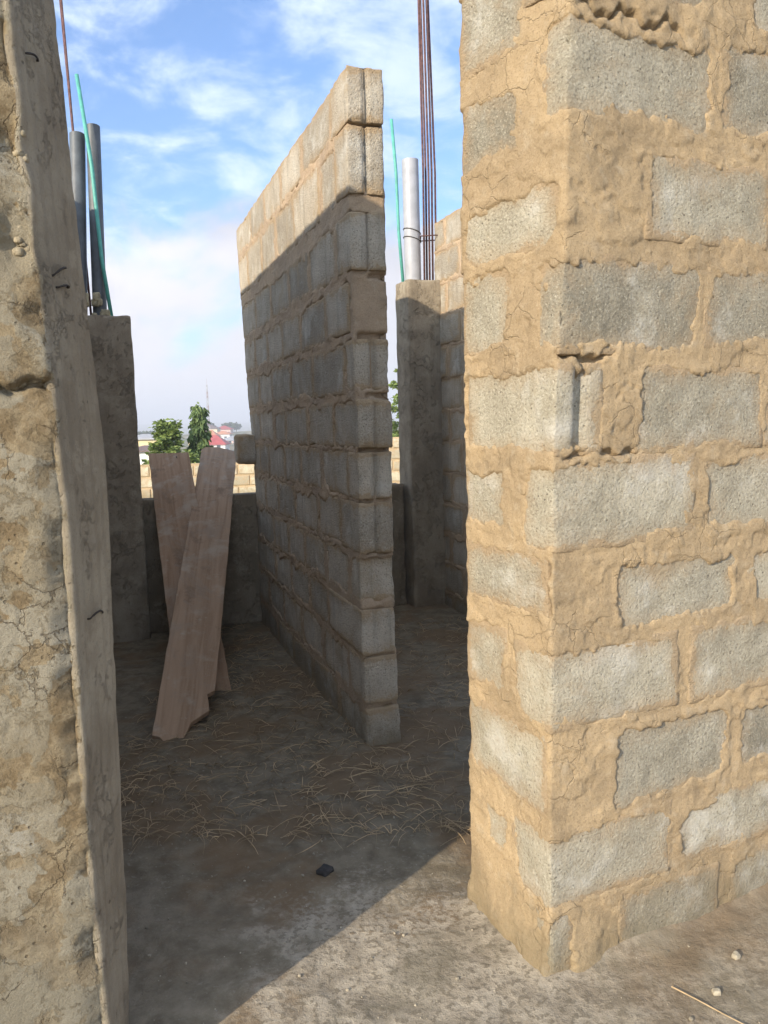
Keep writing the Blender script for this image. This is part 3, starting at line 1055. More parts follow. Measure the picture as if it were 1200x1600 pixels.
rendered_wall('low_wall', 'dark low wall under the window opening, behind the two leaning boards', -0.80, 0.10, 0.955, seed=3)
rendered_wall('low_wall', 'dark low wall between the partition and the far right pillar', 0.165, 1.15, 0.965, seed=4)


def pillar_body(root, a0, a1, h, L, t, mat, seed):
    n = (12, 10, int(h / 0.05))
    p, f = block_geo(a1 - a0, t, h, n, 0.012, 0.0035, seed)
    p = p + np.array([0, 0, h / 2 - 0.01])
    return link('concrete_shaft', mesh_from('concrete_shaft', frame_fn((0, 0, 0), nM, mM)(p), f, mat), root)


def pipe(root, name, p0, p1, r, mat, wall=0.004, n=20):
    b = MB()
    p0, p1 = Vector(p0), Vector(p1)
    b.tube([p0, p0.lerp(p1, 0.5), p1], r, n, cap=False)
    b.tube([p1, p1.lerp(p0, 0.5)], r - wall, n, cap=False)
    # rim between outer and inner skin
    k = len(b.v)
    t = (p1 - p0).normalized()
    a = t.cross(Vector((0.31, 0.87, 0.38))).normalized()
    bb = t.cross(a)
    ring = [p1 + (a * math.cos(2 * math.pi * i / n) + bb * math.sin(2 * math.pi * i / n)) * rr_ for rr_ in (r, r - wall) for i in range(n)]
    b.add(ring, [(i, (i + 1) % n, n + (i + 1) % n, n + i) for i in range(n)])
    return b.build(name, mat, root, True)


def rebar(root, pts, r=0.006):
    b = MB()
    b.tube(pts, r, 6)
    return b.build('rebar', STEEL, root, True)


# left rear pillar
c = at_back(-1.0, LB + 0.02)
root = thing('concrete_pillar', 'left rear concrete pillar topped by two dark pipes and a green conduit', 'pillar', tuple(c))
pillar_body(root, -0.215, 0.20, 2.19, 0, 0.30, FORMED2, 21)


def rel(c, p):
    return Vector(p) - Vector(c)


def wp(along, L, z):
    return Vector(at_back(along, L, z))


pipe(root, 'drain_pipe', rel(c, wp(-1.115, LB + 0.02, 2.05)), rel(c, (-1.980, 5.42, 3.40)), 0.050, PVC_DK)
pipe(root, 'drain_pipe', rel(c, wp(-0.985, LB + 0.03, 2.05)), rel(c, (-1.872, 5.42, 3.45)), 0.045, PVC_DK)
b = MB()
q0_, q1_ = rel(c, (-1.755, 5.235, 2.06)), rel(c, (-1.925, 5.33, 3.74))
b.tube([q0_, q0_.lerp(q1_, 0.3) + Vector((-0.012, 0, 0)), q0_.lerp(q1_, 0.65) + Vector((0.012, 0, 0)), q1_], 0.0125, 10)
b.build('conduit', GREEN, root, True)
for dx, dt in ((-0.03, 0.0), (0.0, 0.07), (0.035, -0.02)):
    rebar(root, [rel(c, (-1.985 + dx, 5.40 + dt, 2.1)), rel(c, (-2.03 + dx, 5.42 + dt, 3.3)), rel(c, (-2.065 + dx * 1.2, 5.42 + dt, 4.5))], 0.007)
b = MB()
rnd = random.Random(5)
for k in range(22):
    u = rnd.random()
    base_p = Vector(wp(-1.13 + 0.2 * u, LB - 0.03 + 0.02 * rnd.random(), 2.17 + 0.16 * rnd.random() ** 2))
    pp, ff = block_geo(0.03 + 0.03 * rnd.random(), 0.03, 0.03 + 0.03 * rnd.random(), (2, 2, 2), 0.012, 0.004, 300 + k)
    b.add([Vector(x) + rel(c, base_p) for x in pp], [tuple(x) for x in ff])
b.build('cement_lumps', CEMENT_LUMP, root, True)['kind'] = 'stuff'

# right rear pillar
c = at_back(1.315, LB + 0.02)
root = thing('concrete_pillar', 'right rear concrete pillar with a grey pipe and tall rusty starter bars', 'pillar', tuple(c))
pillar_body(root, -0.175, 0.115, 2.50, 0, 0.26, FORMED2, 22)
pipe(root, 'drain_pipe', rel(c, (0.268, 6.02, 2.40)), rel(c, (0.262, 6.02, 3.375)), 0.062, PVC)
b = MB()
for zz in (2.80, 2.86):
    ring = [rel(c, (0.266 + 0.066 * math.cos(t_), 6.02 + 0.066 * math.sin(t_), zz + 0.02 * math.cos(t_ + zz))) for t_ in np.linspace(0, 6.3, 15)]
    b.tube(ring, 0.003, 5)
b.build('binding_wire', WIRE, root, True)
b = MB()
q0_, q1_ = rel(c, (0.194, 6.0, 2.42)), rel(c, (0.130, 6.0, 3.66))
b.tube([q0_, q0_.lerp(q1_, 0.35) + Vector((-0.006, 0, 0)), q0_.lerp(q1_, 0.7) + Vector((0.006, 0, 0)), q1_], 0.0125, 10)
b.build('conduit', GREEN, root, True)
for (bx, by, tx) in ((0.352, 6.02, 0.345), (0.376, 6.10, 0.362), (0.392, 6.02, 0.378), (0.417, 6.04, 0.402), (0.448, 6.12, 0.415)):
    rebar(root, [rel(c, (bx, by, 2.38)), rel(c, (bx + 0.006, by, 3.3)), rel(c, (tx, by, 4.9))], 0.008)
b = MB()
ring = [rel(c, q) for q in ((0.330, 5.99, 2.82), (0.475, 5.99, 2.825), (0.485, 6.13, 2.82), (0.335, 6.13, 2.815), (0.330, 5.99, 2.82), (0.325, 5.96, 2.81))]
b.tube(ring, 0.005, 6)
b.build('stirrup', STEEL, root, True)

# right room wall, coming towards the camera from the right pillar
rows_b = [(2.72 - 0.236 * k, 2.92 - 0.236 * k) for k in range(12)] + [(0.0, 0.085)]
c0 = at_back(1.435, LB + 0.0)
root = thing('block_wall', 'narrow strip of block wall beside the right rear pillar, half in shade', 'wall', tuple(c0))


def rr_frame(V):
    V = np.asarray(V, float)
    return V[:, :1] * (-mM) + V[:, 1:2] * nM + V[:, 2:3] * np.array([0, 0, 1.0])


def flipped(fn):
    return fn


coursed_wall(root, rr_frame, 1.7, 0.155, rows_b, 57, MORTAR2, BLOCK2, 0.016, 0.014, first_off=(0.24, 0.46), nb=(8, 3, 5), grooves=False)

# left room wall, hidden from here behind the column and the left pillar; it throws the shade over the partition
cl = np.array([-1.075, 2.12, 0.0]) - mM * 0.45
root = thing('block_wall', 'block wall of the left room running back behind the near column', 'wall', tuple(cl))
rows_l = [(2.855 - 0.236 * k, 3.055 - 0.236 * k) for k in range(13)]


def ll_frame(V):
    V = np.asarray(V, float)
    return V[:, :1] * mM + V[:, 1:2] * (-nM) + V[:, 2:3] * np.array([0, 0, 1.0])


coursed_wall(root, ll_frame, 3.80, 0.155, rows_l, 91, MORTAR2, BLOCK2, 0.03, 0.02, nb=(4, 2, 3), grooves=False)

# -------------------------------------------------------------- near left column
CK = np.array([-0.641, 1.50, 0.0])


def build_column():
    root = thing('concrete_column', 'near concrete column with a spalled sunlit face at the left edge', 'column', tuple(CK))
    d1 = np.array([0.906, 0.423])
    A = -d1 * 0.42
    Bc = np.array([0.012, 0.215])
    pts = [A, (0, 0), Bc, Bc + np.array([-0.2, -0.09])]
    L = np.linalg.norm(np.diff(np.array(pts), axis=0), axis=1).sum()
    du, dz = 0.005, 0.0055
    z0, z1 = -0.02, 3.0
    q = np.linspace(0, L, int(L / du) + 1)
    z = np.linspace(z0, z1, int((z1 - z0) / dz) + 1)
    P, N, cum = polyline_frames(pts, q)
    Q, Z = np.meshgrid(q, z, indexing='ij')
    X = P[:, None, 0] + 0 * Z
    Y = P[:, None, 1] + 0 * Z
    p3 = np.stack([X, Y, Z], -1)
    qc = 0.42
    front = sstep(Q, qc + 0.012, qc - 0.004)
    n_lo = fbm(p3, 6, 3, 401)
    n_mid = fbm(p3, 22, 4, 402)
    n_hi = fbm(p3, 70, 3, 403)
    h = front * (0.0018 * n_lo + 0.0005 * n_mid + 0.0011 * n_hi)
    # pieces spalled off: shallow craters with sharp rims
    sp = fbm(p3, 9, 4, 405)
    sp = sp - 0.10 + 0.17 * sstep(Z, 1.35, 1.75) + 0.13 * sstep(np.abs(Q - qc), 0.06, 0.0) + 0.06 * fbm(p3, 40, 3, 409)
    h -= front * (0.0014 + 0.0022 * sstep(Z, 1.5, 1.8)) * sstep(sp, 0.15, 0.165)
    sp2 = fbm(p3 * np.array([1, 1, 0.8]), 26, 3, 406)
    h -= front * 0.0013 * sstep(sp2, 0.25, 0.27)
    spall = np.maximum(sstep(sp, 0.13, 0.18), 0.6 * sstep(sp2, 0.23, 0.28)) * front
    cr = np.abs(fbm(p3 * np.array([1, 1, 0.8]), 6, 3, 408))
    h -= front * 0.0022 * sstep(cr, 0.007, 0.002)
    # broken arris
    near = sstep(np.abs(Q - qc), 0.05, 0.0) * sstep(Q, qc + 0.02, qc - 0.002)
    brk = fbm(p3 * np.array([0, 0, 1.0]) + np.array([3, 5, 0]), 11, 4, 407)
    h -= near * 0.026 * np.clip(brk + 0.15, 0, 1)
    # hollow with loose aggregate, and a crack across the face
    hol = np.exp(-(((Z - 1.80) / 0.055) ** 2 + ((Q - qc + 0.03) / 0.045) ** 2))
    h -= 0.035 * hol * (0.7 + 0.6 * n_mid)
    hol = np.exp(-(((Z - 1.97) / 0.05) ** 2 + ((Q - qc + 0.02) / 0.04) ** 2))
    h -= 0.028 * hol
    zc_ = 1.535 + 0.012 * np.sin(Q * 30) + 0.008 * np.sin(Q * 83 + 1)
    h -= front * 0.028 * sstep(np.abs(Z - zc_), 0.012, 0.003)
    h += front * 0.008 * sstep(Z, zc_ + 0.0, zc_ + 0.02) * sstep(Z, zc_ + 0.3, zc_ + 0.1)
    # formed side face: faint board ridges
    side = 1 - front
    h += side * 0.0045 * sstep(Q - qc + 0.006 * n_mid, 0.050, 0.042) * (0.4 + 0.6 * sstep(fbm(p3 * np.array([0, 0, 1.0]), 5, 2, 421), -0.3, 0.1))
    h += side * (0.0016 * np.sin(Q * 150 + 2 * n_lo) + 0.0012 * n_mid + 0.002 * fbm(p3 * np.array([1, 1, 0.08]), 30, 3, 411))
    bz = [0, .06, .3, .7, 1.1, 1.35, 1.46, 1.6, 1.8, 1.98, 2.25, 3.0]
    bx = [-.02, -.012, -.004, .004, .013, .017, .015, .008, -.004, -.012, -.021, -.03]
    fz = [0, .2, .65, 1.29, 1.5, 1.8, 2.13, 3.0]
    fx = [.028, .026, .016, .02, .010, .0, -.018, -.03]
    wq = np.clip((Q - qc) / 0.215, 0, 1)
    bulge = np.interp(Z, bz, bx) * wq + np.interp(Z, fz, fx) * (1 - wq)
    # arris knocked about along the back edge of the formed face
    bulge = bulge - 0.010 * np.clip(fbm(p3 * np.array([0, 0, 1.0]) + 2.2, 7, 4, 418) - 0.05, 0, 1) * sstep(np.abs(Q - qc - 0.215), 0.035, 0.0)
    V = np.stack([X + N[:, None, 0] * h + bulge, Y + N[:, None, 1] * h, Z], -1).reshape(-1, 3)
    F = grid_faces(len(q), len(z))[:, ::-1]
    fq = np.repeat((q[:-1] + q[1:]) / 2, len(z) - 1)
    fz = np.tile((z[:-1] + z[1:]) / 2, len(q) - 1)
    mi = (fq > qc + 0.004 + 0.004 * np.sin(fz * 70) + 0.003 * np.sin(fz * 23)).astype(int)
    kk = len(V)
    core = np.array([(-0.37, -0.15), (-0.06, 0.01), (-0.05, 0.18), (-0.30, 0.05)])
    cv = np.array([(x, y, zz) for zz in (-0.02, 2.985) for (x, y) in core])
    cf = np.array([(0, 1, 5, 4), (1, 2, 6, 5), (2, 3, 7, 6), (3, 0, 4, 7), (4, 5, 6, 7), (3, 2, 1, 0)]) + kk
    me = mesh_from('concrete_shaft', np.concatenate([V, cv]), np.concatenate([F, cf]), [ROUGH, FORMED], True, np.concatenate([mi, np.ones(6, int)]))
    at = me.attributes.new('spall', 'FLOAT', 'POINT')
    at.data.foreach_set('value', np.concatenate([spall.ravel(), np.zeros(8)]).astype(np.float32))
    link('concrete_shaft', me, root)
    # exposed stones along the broken arris
    b = MB()
    rnd = random.Random(11)
    for k in range(46):
        if k < 26:
            zz, qq = rnd.gauss(1.80, 0.03), -abs(rnd.gauss(0.022, 0.016)) - 0.006
        elif k < 40:
            zz, qq = 1.54 + rnd.gauss(0, 0.006), -rnd.uniform(0.0, 0.16)
        else:
            zz, qq = rnd.gauss(1.97, 0.02), -rnd.uniform(0.012, 0.03)
        r = rnd.uniform(0.004, 0.010)
        pp, ff = block_geo(r * 2, r * 2 * rnd.uniform(.7, 1), r * 2 * rnd.uniform(.6, 1), (2, 2, 2), r * 0.8, 0.002, 500 + k)
        ctr = Vector((d1[0] * qq, d1[1] * qq + 0.027, zz))
        b.add([Vector(x) + ctr for x in pp], [tuple(x) for x in ff])
    b.build('exposed_aggregate', mat_plain('bedded_stone', (0.30, 0.255, 0.175), 0.95, 0.35, 70, 0.2, 0, 0.6), root, True)['kind'] = 'stuff'
    # tie wires left in the formed face
    for (y0, y1, zz0, zz1, bend) in ((0.04, 0.10, 2.145, 2.158, 0.004), (0.055, 0.115, 1.742, 1.768, 0.006), (0.07, 0.12, 1.722, 1.730, 0.004), (0.075, 0.145, 1.05, 1.046, 0.010)):
        b = MB()
        pts_ = []
        for t_ in np.linspace(0, 1, 7):
            y = y0 + (y1 - y0) * t_
            xs_ = (0.012 + float(np.interp(zz0, [0, .06, .3, .7, 1.1, 1.35, 1.46, 1.6, 1.8, 1.98, 2.25, 3.0], [-.02, -.012, -.004, .004, .013, .017, .015, .008, -.004, -.012, -.021, -.03]))) * y / 0.215 + float(np.interp(zz0, [0, .2, .65, 1.29, 1.5, 1.8, 2.13, 3.0], [.028, .026, .016, .02, .010, .0, -.018, -.03])) * (1 - y / 0.215)
            pts_.append((xs_ + 0.006 * math.sin(t_ * math.pi) + 0.003, y, zz0 + (zz1 - zz0) * t_ + bend * math.sin(t_ * math.pi)))
        pts_ = [(pts_[0][0] - 0.02, pts_[0][1], pts_[0][2])] + pts_ + [(pts_[-1][0] - 0.02, pts_[-1][1], pts_[-1][2])]
        b.tube(pts_, 0.0022, 6)
        b.build('tie_wire', WIRE, root, True)
    return root


build_column()

# front wall carrying on to the left of the column, outside the picture
cf_ = CK + np.array([-0.906, -0.423, 0]) * 0.43 + np.array([0.0, 0.0, 0])
root = thing('block_wall', 'block wall carrying on left from the near concrete column', 'wall', tuple(cf_))


def fl_frame(V):
    V = np.asarray(V, float)
    return V[:, :1] * np.array([-0.906, -0.423, 0]) + V[:, 1:2] * np.array([-0.423, 0.906, 0]) + V[:, 2:3] * np.array([0, 0, 1.0])


coursed_wall(root, fl_frame, 1.9, 0.155, [(2.8 - 0.236 * k, 3.0 - 0.236 * k) for k in range(13)], 141, MORTAR, BLOCK, 0.03, 0.02, nb=(4, 2, 3), grooves=False)


# ==================================================================== LEANING BOARDS
def board(label, B0, T0, wtop, outline, thick, mat, seed, nails):
    """outline in board coordinates: (across, up the board) with the foot at 0 and the head at 1"""
    B0, T0 = Vector(B0), Vector(T0)
    ey = (T0 - B0)
    Ln = ey.length
    ey.normalize()
    ex = Vector(wtop).normalized()
    ex = (ex - ey * ex.dot(ey)).normalized()
    ez = ex.cross(ey)
    rnd = random.Random(seed)
    # resample the outline so the edges can be slightly chewed
    pts = []
    n = len(outline)
    for i in range(n):
        a, b_ = Vector((outline[i][0], outline[i][1] * Ln)), Vector((outline[(i + 1) % n][0], outline[(i + 1) % n][1] * Ln))
        k = max(1, int((b_ - a).length / 0.05))
        for j in range(k):
            p = a.lerp(b_, j / k)
            pts.append(p + Vector((rnd.uniform(-.0022, .0022), rnd.uniform(-.002, .002))))
    m = len(pts)
    cxs = sum(p.x for p in pts) / m
    v = [(p.x, p.y, 0.0) for p in pts] + [(p.x, p.y, -thick) for p in pts]
    f = [tuple(range(m)), tuple(range(2 * m - 1, m - 1, -1))] + [(i, i + m, (i + 1) % m + m, (i + 1) % m) for i in range(m)]
    me = mesh_from('wooden_board', v, f, mat, False)
    o = link('wooden_board', me)
    mw = Matrix.Identity(4)
    for i in range(3):
        mw[i][0], mw[i][1], mw[i][2], mw[i][3] = ex[i], ey[i], ez[i], B0[i]
    o.matrix_world = mw
    tag(o, label, 'board')
    bv = o.modifiers.new('worn edges', 'BEVEL')
    bv.width = 0.003
    bv.segments = 2
    for (x, y) in nails:
        b = MB()
        b.tube([(x, y * Ln, -0.01), (x, y * Ln, 0.012), (x + 0.002, y * Ln - 0.03, 0.022)], 0.0035, 6)
        b.build('nail', WIRE, o, True)
    return o


WOOD1 = mat_wood('old_board', (0.27, 0.168, 0.10), (0.36, 0.24, 0.155), 1)
WOOD2 = mat_wood('cement_stained_board', (0.29, 0.19, 0.118), (0.40, 0.275, 0.18), 1)


# ==================================================================== helper for placing outlines on the boards is precomputed
BACK_B, BACK_T, BACK_W = (-0.985, 4.03, 0.012), (-1.578, 5.80, 1.275), (0.310, 0.0, -0.008)
FRNT_B, FRNT_T, FRNT_W = (-0.97, 3.42, 0.012), (-1.297, 6.10, 1.257), (0.295, 0.0, -0.07)
board('plain brown board leaning behind the stained board', BACK_B, BACK_T, BACK_W,
      [(-0.15, -0.005), (0.03, -0.01), (0.134, -0.016), (0.121, 0.975), (0.0, 0.985), (-0.168, 1.005)], 0.025, WOOD1, 1, [(0.03, 0.955)])
board('cement-stained board with a broken pointed foot, leaning in front', FRNT_B, FRNT_T, FRNT_W,
      [(-0.126, 0.007), (-0.09, 0.006), (-0.045, -0.014), (0.015, -0.002), (0.044, 0.038), (0.095, 0.056), (0.122, 0.065), (0.106, 0.103), (0.142, 0.112), (0.148, 0.5), (0.15, 1.005), (-0.004, 1.02), (-0.092, 1.012), (-0.12, 0.995)], 0.03, WOOD2, 2, [])

# ==================================================================== COMPOUND WALL, TREES, TOWN
root = thing('compound_wall', 'sunlit cream block boundary wall beyond the window opening', 'wall', (-6.2, 16.0, -1.4))
BW, BHt = 0.45, 0.215
pb, fb = block_geo(0.435, 0.15, 0.20, (3, 2, 2), 0.012, 0.004, 900)
me_b = mesh_from('concrete_block', pb, fb, BLOCK3)
core = MB()
core.box(0, 7.4, 0.012, 0.15, 0, 2.1)
core.box(5.5, 7.4, 0.012, 0.15, 2.1, 2.535)
core.build('mortar', MORTAR, root)
rnd = random.Random(3)
for r in range(11):
    x = -0.22 if r % 2 else 0.0
    while x < 7.1:
        if r < 9 or x > 5.3:
            o = link('concrete_block', me_b, root, (x + 0.225 + rnd.uniform(-.008, .008), 0.07 + rnd.uniform(-.006, .006), 0.115 + r * 0.23 + rnd.uniform(-.004, .004)))
            o.rotation_euler = (0, rnd.uniform(-.012, .012), 0)
        x += 0.458

LEAF_A = mat_leaf('broad_leaf', (0.13, 0.19, 0.05), (0.26, 0.33, 0.10))
LEAF_B = mat_leaf('drooping_leaf', (0.10, 0.16, 0.06), (0.20, 0.27, 0.10))
BARK = mat_plain('bark', (0.10, 0.08, 0.06), 0.9, 0.3, 12)


def leafy(name, label, loc, hgt, prof, n, leaf, mat, droop, seed, lean=0.0):
    """tapered trunk, limbs and a crown of single leaves; prof(t) = crown radius at relative height t"""
    rnd = random.Random(seed)
    root = thing(name, label, 'tree', loc)
    b = MB()
    b.tube([(0, 0, -0.3), (0.02, 0, hgt * .4), (lean * .6, 0, hgt * .75), (lean, 0, hgt * .95)], [0.06, 0.045, 0.028, 0.008], 8)
    limbs = []
    for k in range(44):
        t = 0.18 + 0.80 * k / 44
        an = k * 2.4
        r = prof(t) * rnd.uniform(0.75, 1.08)
        base_p = Vector((lean * t, 0, hgt * t))
        tip = base_p + Vector((math.cos(an) * r, math.sin(an) * r, (-0.25 if droop else 0.30) * r))
        limbs.append((base_p, tip))
        b.tube([base_p, base_p.lerp(tip, 0.55) + Vector((0, 0, 0.06 * r)), tip], [0.016, 0.009, 0.003], 5)
    b.build('trunk', BARK, root, True)
    L = MB()
    for k in range(n):
        base_p, tip = limbs[rnd.randrange(len(limbs))]
        u = rnd.random() ** 0.55
        c = base_p.lerp(tip, u) + Vector((rnd.gauss(0, .05), rnd.gauss(0, .05), rnd.gauss(0, .05)))
        ln = leaf * rnd.uniform(.6, 1.25)
        wd = ln * rnd.uniform(.22, .34)
        an = rnd.uniform(0, 6.28)
        dirv = Vector((math.cos(an), math.sin(an), rnd.uniform(-1.9, -0.7) if droop else rnd.uniform(-.6, .8))).normalized()
        sd_ = dirv.cross(Vector((rnd.gauss(0, 1), rnd.gauss(0, 1), 1.0))).normalized()
        up_ = sd_.cross(dirv) * (ln * 0.10)
        L.add([c, c + dirv * ln * .45 + sd_ * wd + up_, c + dirv * ln, c + dirv * ln * .45 - sd_ * wd + up_], [(0, 1, 2), (0, 2, 3)])
    L.build('crown', mat, root, False)
    return root


leafy('pointed_tree', 'tall pointed tree with drooping leaves beyond the boundary wall', (-5.18, 22.0, -2.1), 4.25,
      lambda t: 0.58 * (1 - max(0, t - .30) / .72) ** 0.75 + 0.02, 9000, 0.14, LEAF_B, True, 3, 0.03)
leafy('bushy_tree', 'low bushy light green tree left of the pointed tree', (-5.95, 21.5, -2.1), 3.75,
      lambda t: 0.85 * math.sin(min(1, max(0.05, 1.12 - t)) * 1.5) + 0.05, 6200, 0.15, LEAF_A, False, 8)
leafy('small_tree', 'small green tree seen through the gap right of the partition', (0.9, 24.0, -2.1), 5.2,
      lambda t: 1.0 * math.sin(min(1, max(0.05, 1.15 - t)) * 1.45) + 0.1, 3600, 0.17, LEAF_A, False, 13)
leafy('shrub', 'yellow-green shrub behind the boundary wall between the boards', (-4.75, 19.0, -1.6), 2.45,
      lambda t: 0.48 * math.sin(min(1, max(0.05, 1.1 - t)) * 1.5) + 0.05, 1800, 0.12, LEAF_A, False, 18)

# ---- town
WALLS = {
    'cream': mat_plain('cream_paint', (0.66, 0.58, 0.42), 0.85, 0.08, 0.6), 'white': mat_plain('white_paint', (0.78, 0.76, 0.72), 0.85, 0.06, 0.6),
    'yellow': mat_plain('yellow_paint', (0.68, 0.56, 0.30), 0.85, 0.08, 0.6), 'pink': mat_plain('pink_paint', (0.66, 0.46, 0.40), 0.85, 0.08, 0.6)}
ROOFS = {
    'red': mat_plain('red_roof', (0.36, 0.055, 0.05), 0.6, 0.12, 0.5), 'orange': mat_plain('orange_roof', (0.50, 0.22, 0.12), 0.6, 0.12, 0.5),
    'brown': mat_plain('brown_roof', (0.15, 0.10, 0.085), 0.7, 0.12, 0.5), 'grey': mat_plain('grey_roof', (0.36, 0.36, 0.37), 0.6, 0.12, 0.5)}
PANE = mat_plain('window_glass', (0.05, 0.06, 0.07), 0.2, 0.1, 1, 0.5)


def house(label, x, y, wdt, dep, hw, hr, wall, roof, zbase=None, name='house', rot=0.0, low=None):
    z = float(terrain_h(np.array(x), np.array(y))) if zbase is None else zbase
    r = thing(name, label, 'house', (x, y, z), rot)
    b = MB()
    b.box(-wdt / 2, wdt / 2, -dep / 2, dep / 2, -3.0, hw)
    b.build('wall', WALLS[wall], r)
    e = 0.5
    a, d_ = wdt / 2 + e, dep / 2 + e
    rl = max(0.3, a - d_ * 0.9)
    b = MB()
    b.add([(-a, -d_, hw), (a, -d_, hw), (a, d_, hw), (-a, d_, hw), (-rl, 0, hw + hr), (rl, 0, hw + hr), (-a, -d_, hw + .18), (a, -d_, hw + .18), (a, d_, hw + .18), (-a, d_, hw + .18)],
          [(0, 3, 2, 1), (0, 1, 7, 6), (1, 2, 8, 7), (2, 3, 9, 8), (3, 0, 6, 9), (6, 7, 5, 4), (7, 8, 5), (8, 9, 4, 5), (9, 6, 4)])
    b.build('roof', ROOFS[roof], r)
    nst = max(1, int(hw / 2.8))
    nw = max(2, int(wdt / 3.2))
    for s in range(nst):
        for k in range(nw):
            wx = -wdt / 2 + wdt * (k + .5) / nw
            zz = 1.0 + s * 2.9
            if zz + 1.2 > hw:
                continue
            b = MB()
            b.box(wx - .7, wx + .7, -dep / 2 - .06, -dep / 2 + .02, zz - .1, zz + 1.2)
            fr = b.build('window', WALLS['white'], r)
            b = MB()
            b.box(wx - .6, wx + .6, -dep / 2 - .075, -dep / 2 - .05, zz, zz + 1.1)
            b.build('pane', PANE, fr)
    return r


def px_at(px, d):
    return (px - 617.0) / 1208.0 * d        # rough bearing used only to lay the town out


def zy(py, d):
    return H - (py - 660.0) / 1208.0 * d


house('white house with a wide red hipped roof in the town', -54.0, 250, 8.2, 7.0, 2.2, 3.1, 'white', 'red', zy(698, 250))
house('house with an orange roof just behind the red-roofed house', -62.5, 285, 5.0, 6.0, 3.2, 2.6, 'pink', 'orange', zy(689, 285))
house('long pale yellow house left of the red-roofed house', -68.0, 290, 7.0, 7.0, 2.6, 1.3, 'yellow', 'grey', zy(686, 290))
house('house with a dark brown roof on the slope above the yellow house', -83.0, 360, 7.4, 8.0, 2.6, 2.4, 'cream', 'brown', zy(678, 360))
house('big cream two-storey house near the top of the slope', -87.0, 395, 8.5, 8.0, 4.0, 2.0, 'cream', 'brown', zy(675, 395))
house('pink house with a red roof at the top of the town', -83.0, 410, 8.0, 8.0, 3.4, 1.9, 'pink', 'red', zy(674, 410))
house('white house right of the cream two-storey house', -71.5, 350, 7.0, 7.0, 3.0, 1.6, 'white', 'orange', zy(682, 350))
house('grey-roofed white house at the right end of the town', -66.0, 345, 6.0, 7.0, 2.4, 1.2, 'white', 'grey', zy(687, 345))
house('small cream house with a brown roof just below the big two-storey house', -74.0, 320, 6.0, 6.0, 2.4, 1.5, 'cream', 'brown', zy(686, 320))
house('low pink house with a grey roof between the white houses at the right', -62.5, 315, 5.5, 6.0, 2.2, 1.1, 'pink', 'grey', zy(690, 315))
house('long white house far off left of the bushy tree', -118.0, 380, 9.5, 8.0, 2.8, 1.2, 'white', 'grey', zy(682, 380))
house('pink house below the long white house', -88.0, 285, 7.5, 7.0, 2.2, 1.6, 'white', 'orange', zy(693, 285))
house('pale yellow house close behind the left end of the boundary wall', -44.0, 145, 6.5, 6.0, 3.2, 1.0, 'yellow', 'grey', zy(703, 145))
house('low white house beside the foot of the bushy tree', -35.0, 115, 5.0, 5.0, 2.0, 0.9, 'white', 'brown', zy(716, 115))

LEAF_C = mat_leaf('far_leaf', (0.035, 0.06, 0.025), (0.075, 0.11, 0.04))


def far_tree(label, x, y, zb, hh, ww, seed, group):
    rnd = random.Random(seed)
    r = thing('far_tree', label, 'tree', (x, y, zb), 0, group)
    b = MB()
    b.tube([(0, 0, -3), (0.1, 0, hh * .45), (0.2, 0, hh * .8)], [0.3, 0.22, 0.06], 6)
    b.build('trunk', BARK, r, True)
    L = MB()
    for k in range(420):
        v = Vector((rnd.gauss(0, 1), rnd.gauss(0, 1), rnd.gauss(0, 1))).normalized() * (rnd.random() ** .4)
        c_ = Vector((v.x * ww, v.y * ww, hh * .6 + v.z * hh * .4)) * 1.0
        c_ += Vector((rnd.gauss(0, .07) * ww, rnd.gauss(0, .07) * ww, rnd.gauss(0, .07) * ww))
        s_ = rnd.uniform(.1, .24) * ww
        a1 = Vector((rnd.gauss(0, 1), rnd.gauss(0, 1), rnd.gauss(0, 1))).normalized() * s_
        a2 = a1.cross(Vector((rnd.gauss(0, 1), rnd.gauss(0, 1), 1))).normalized() * s_
        L.add([c_ - a1, c_ - a2, c_ + a1, c_ + a2], [(0, 1, 2, 3)])
    L.build('crown', LEAF_C, r)


rnd = random.Random(44)
k = 0
for (label, grp, items) in (
    ('dark tree on the ridge behind the brown and cream houses left of the mast', 'trees on the ridge near the mast', ((331, 672, 430, 5.5, 3.5), (337, 670, 440, 6, 3.5), (343, 668, 450, 6.5, 3.2), (350, 668, 455, 5.5, 3.0))),
    ('dark tree on the ridge at the right end of the town', 'trees on the ridge at the right end', ((377, 666, 470, 4.5, 3.2), (384, 666, 475, 4.5, 3.4), (391, 667, 470, 4.5, 3.2))),
    ('hazy dark tree in the strip of trees left of the bushy tree', 'strip of trees left of the bushy tree', ((233, 688, 330, 4, 4), (243, 686, 330, 5, 4), (252, 684, 340, 5, 5), (228, 683, 360, 4, 4), (238, 679, 400, 4, 4), (247, 677, 420, 4, 4), (260, 676, 430, 4, 4))),
    ('small dark tree beside the red-roofed house', 'small trees beside the red-roofed house', ((371, 692, 300, 2.0, 1.4), (324, 696, 260, 2.4, 1.4))),
    ('little round bush below the red-roofed house', 'bushes below the red-roofed house', ((363, 706, 120, 1.3, 0.8), (371, 708, 115, 1.2, 0.9)))):
    for (px_, py_, d_, hh, ww) in items:
        far_tree(label, px_at(px_, d_), d_, zy(py_, d_), hh, ww, 700 + k, grp)
        k += 1

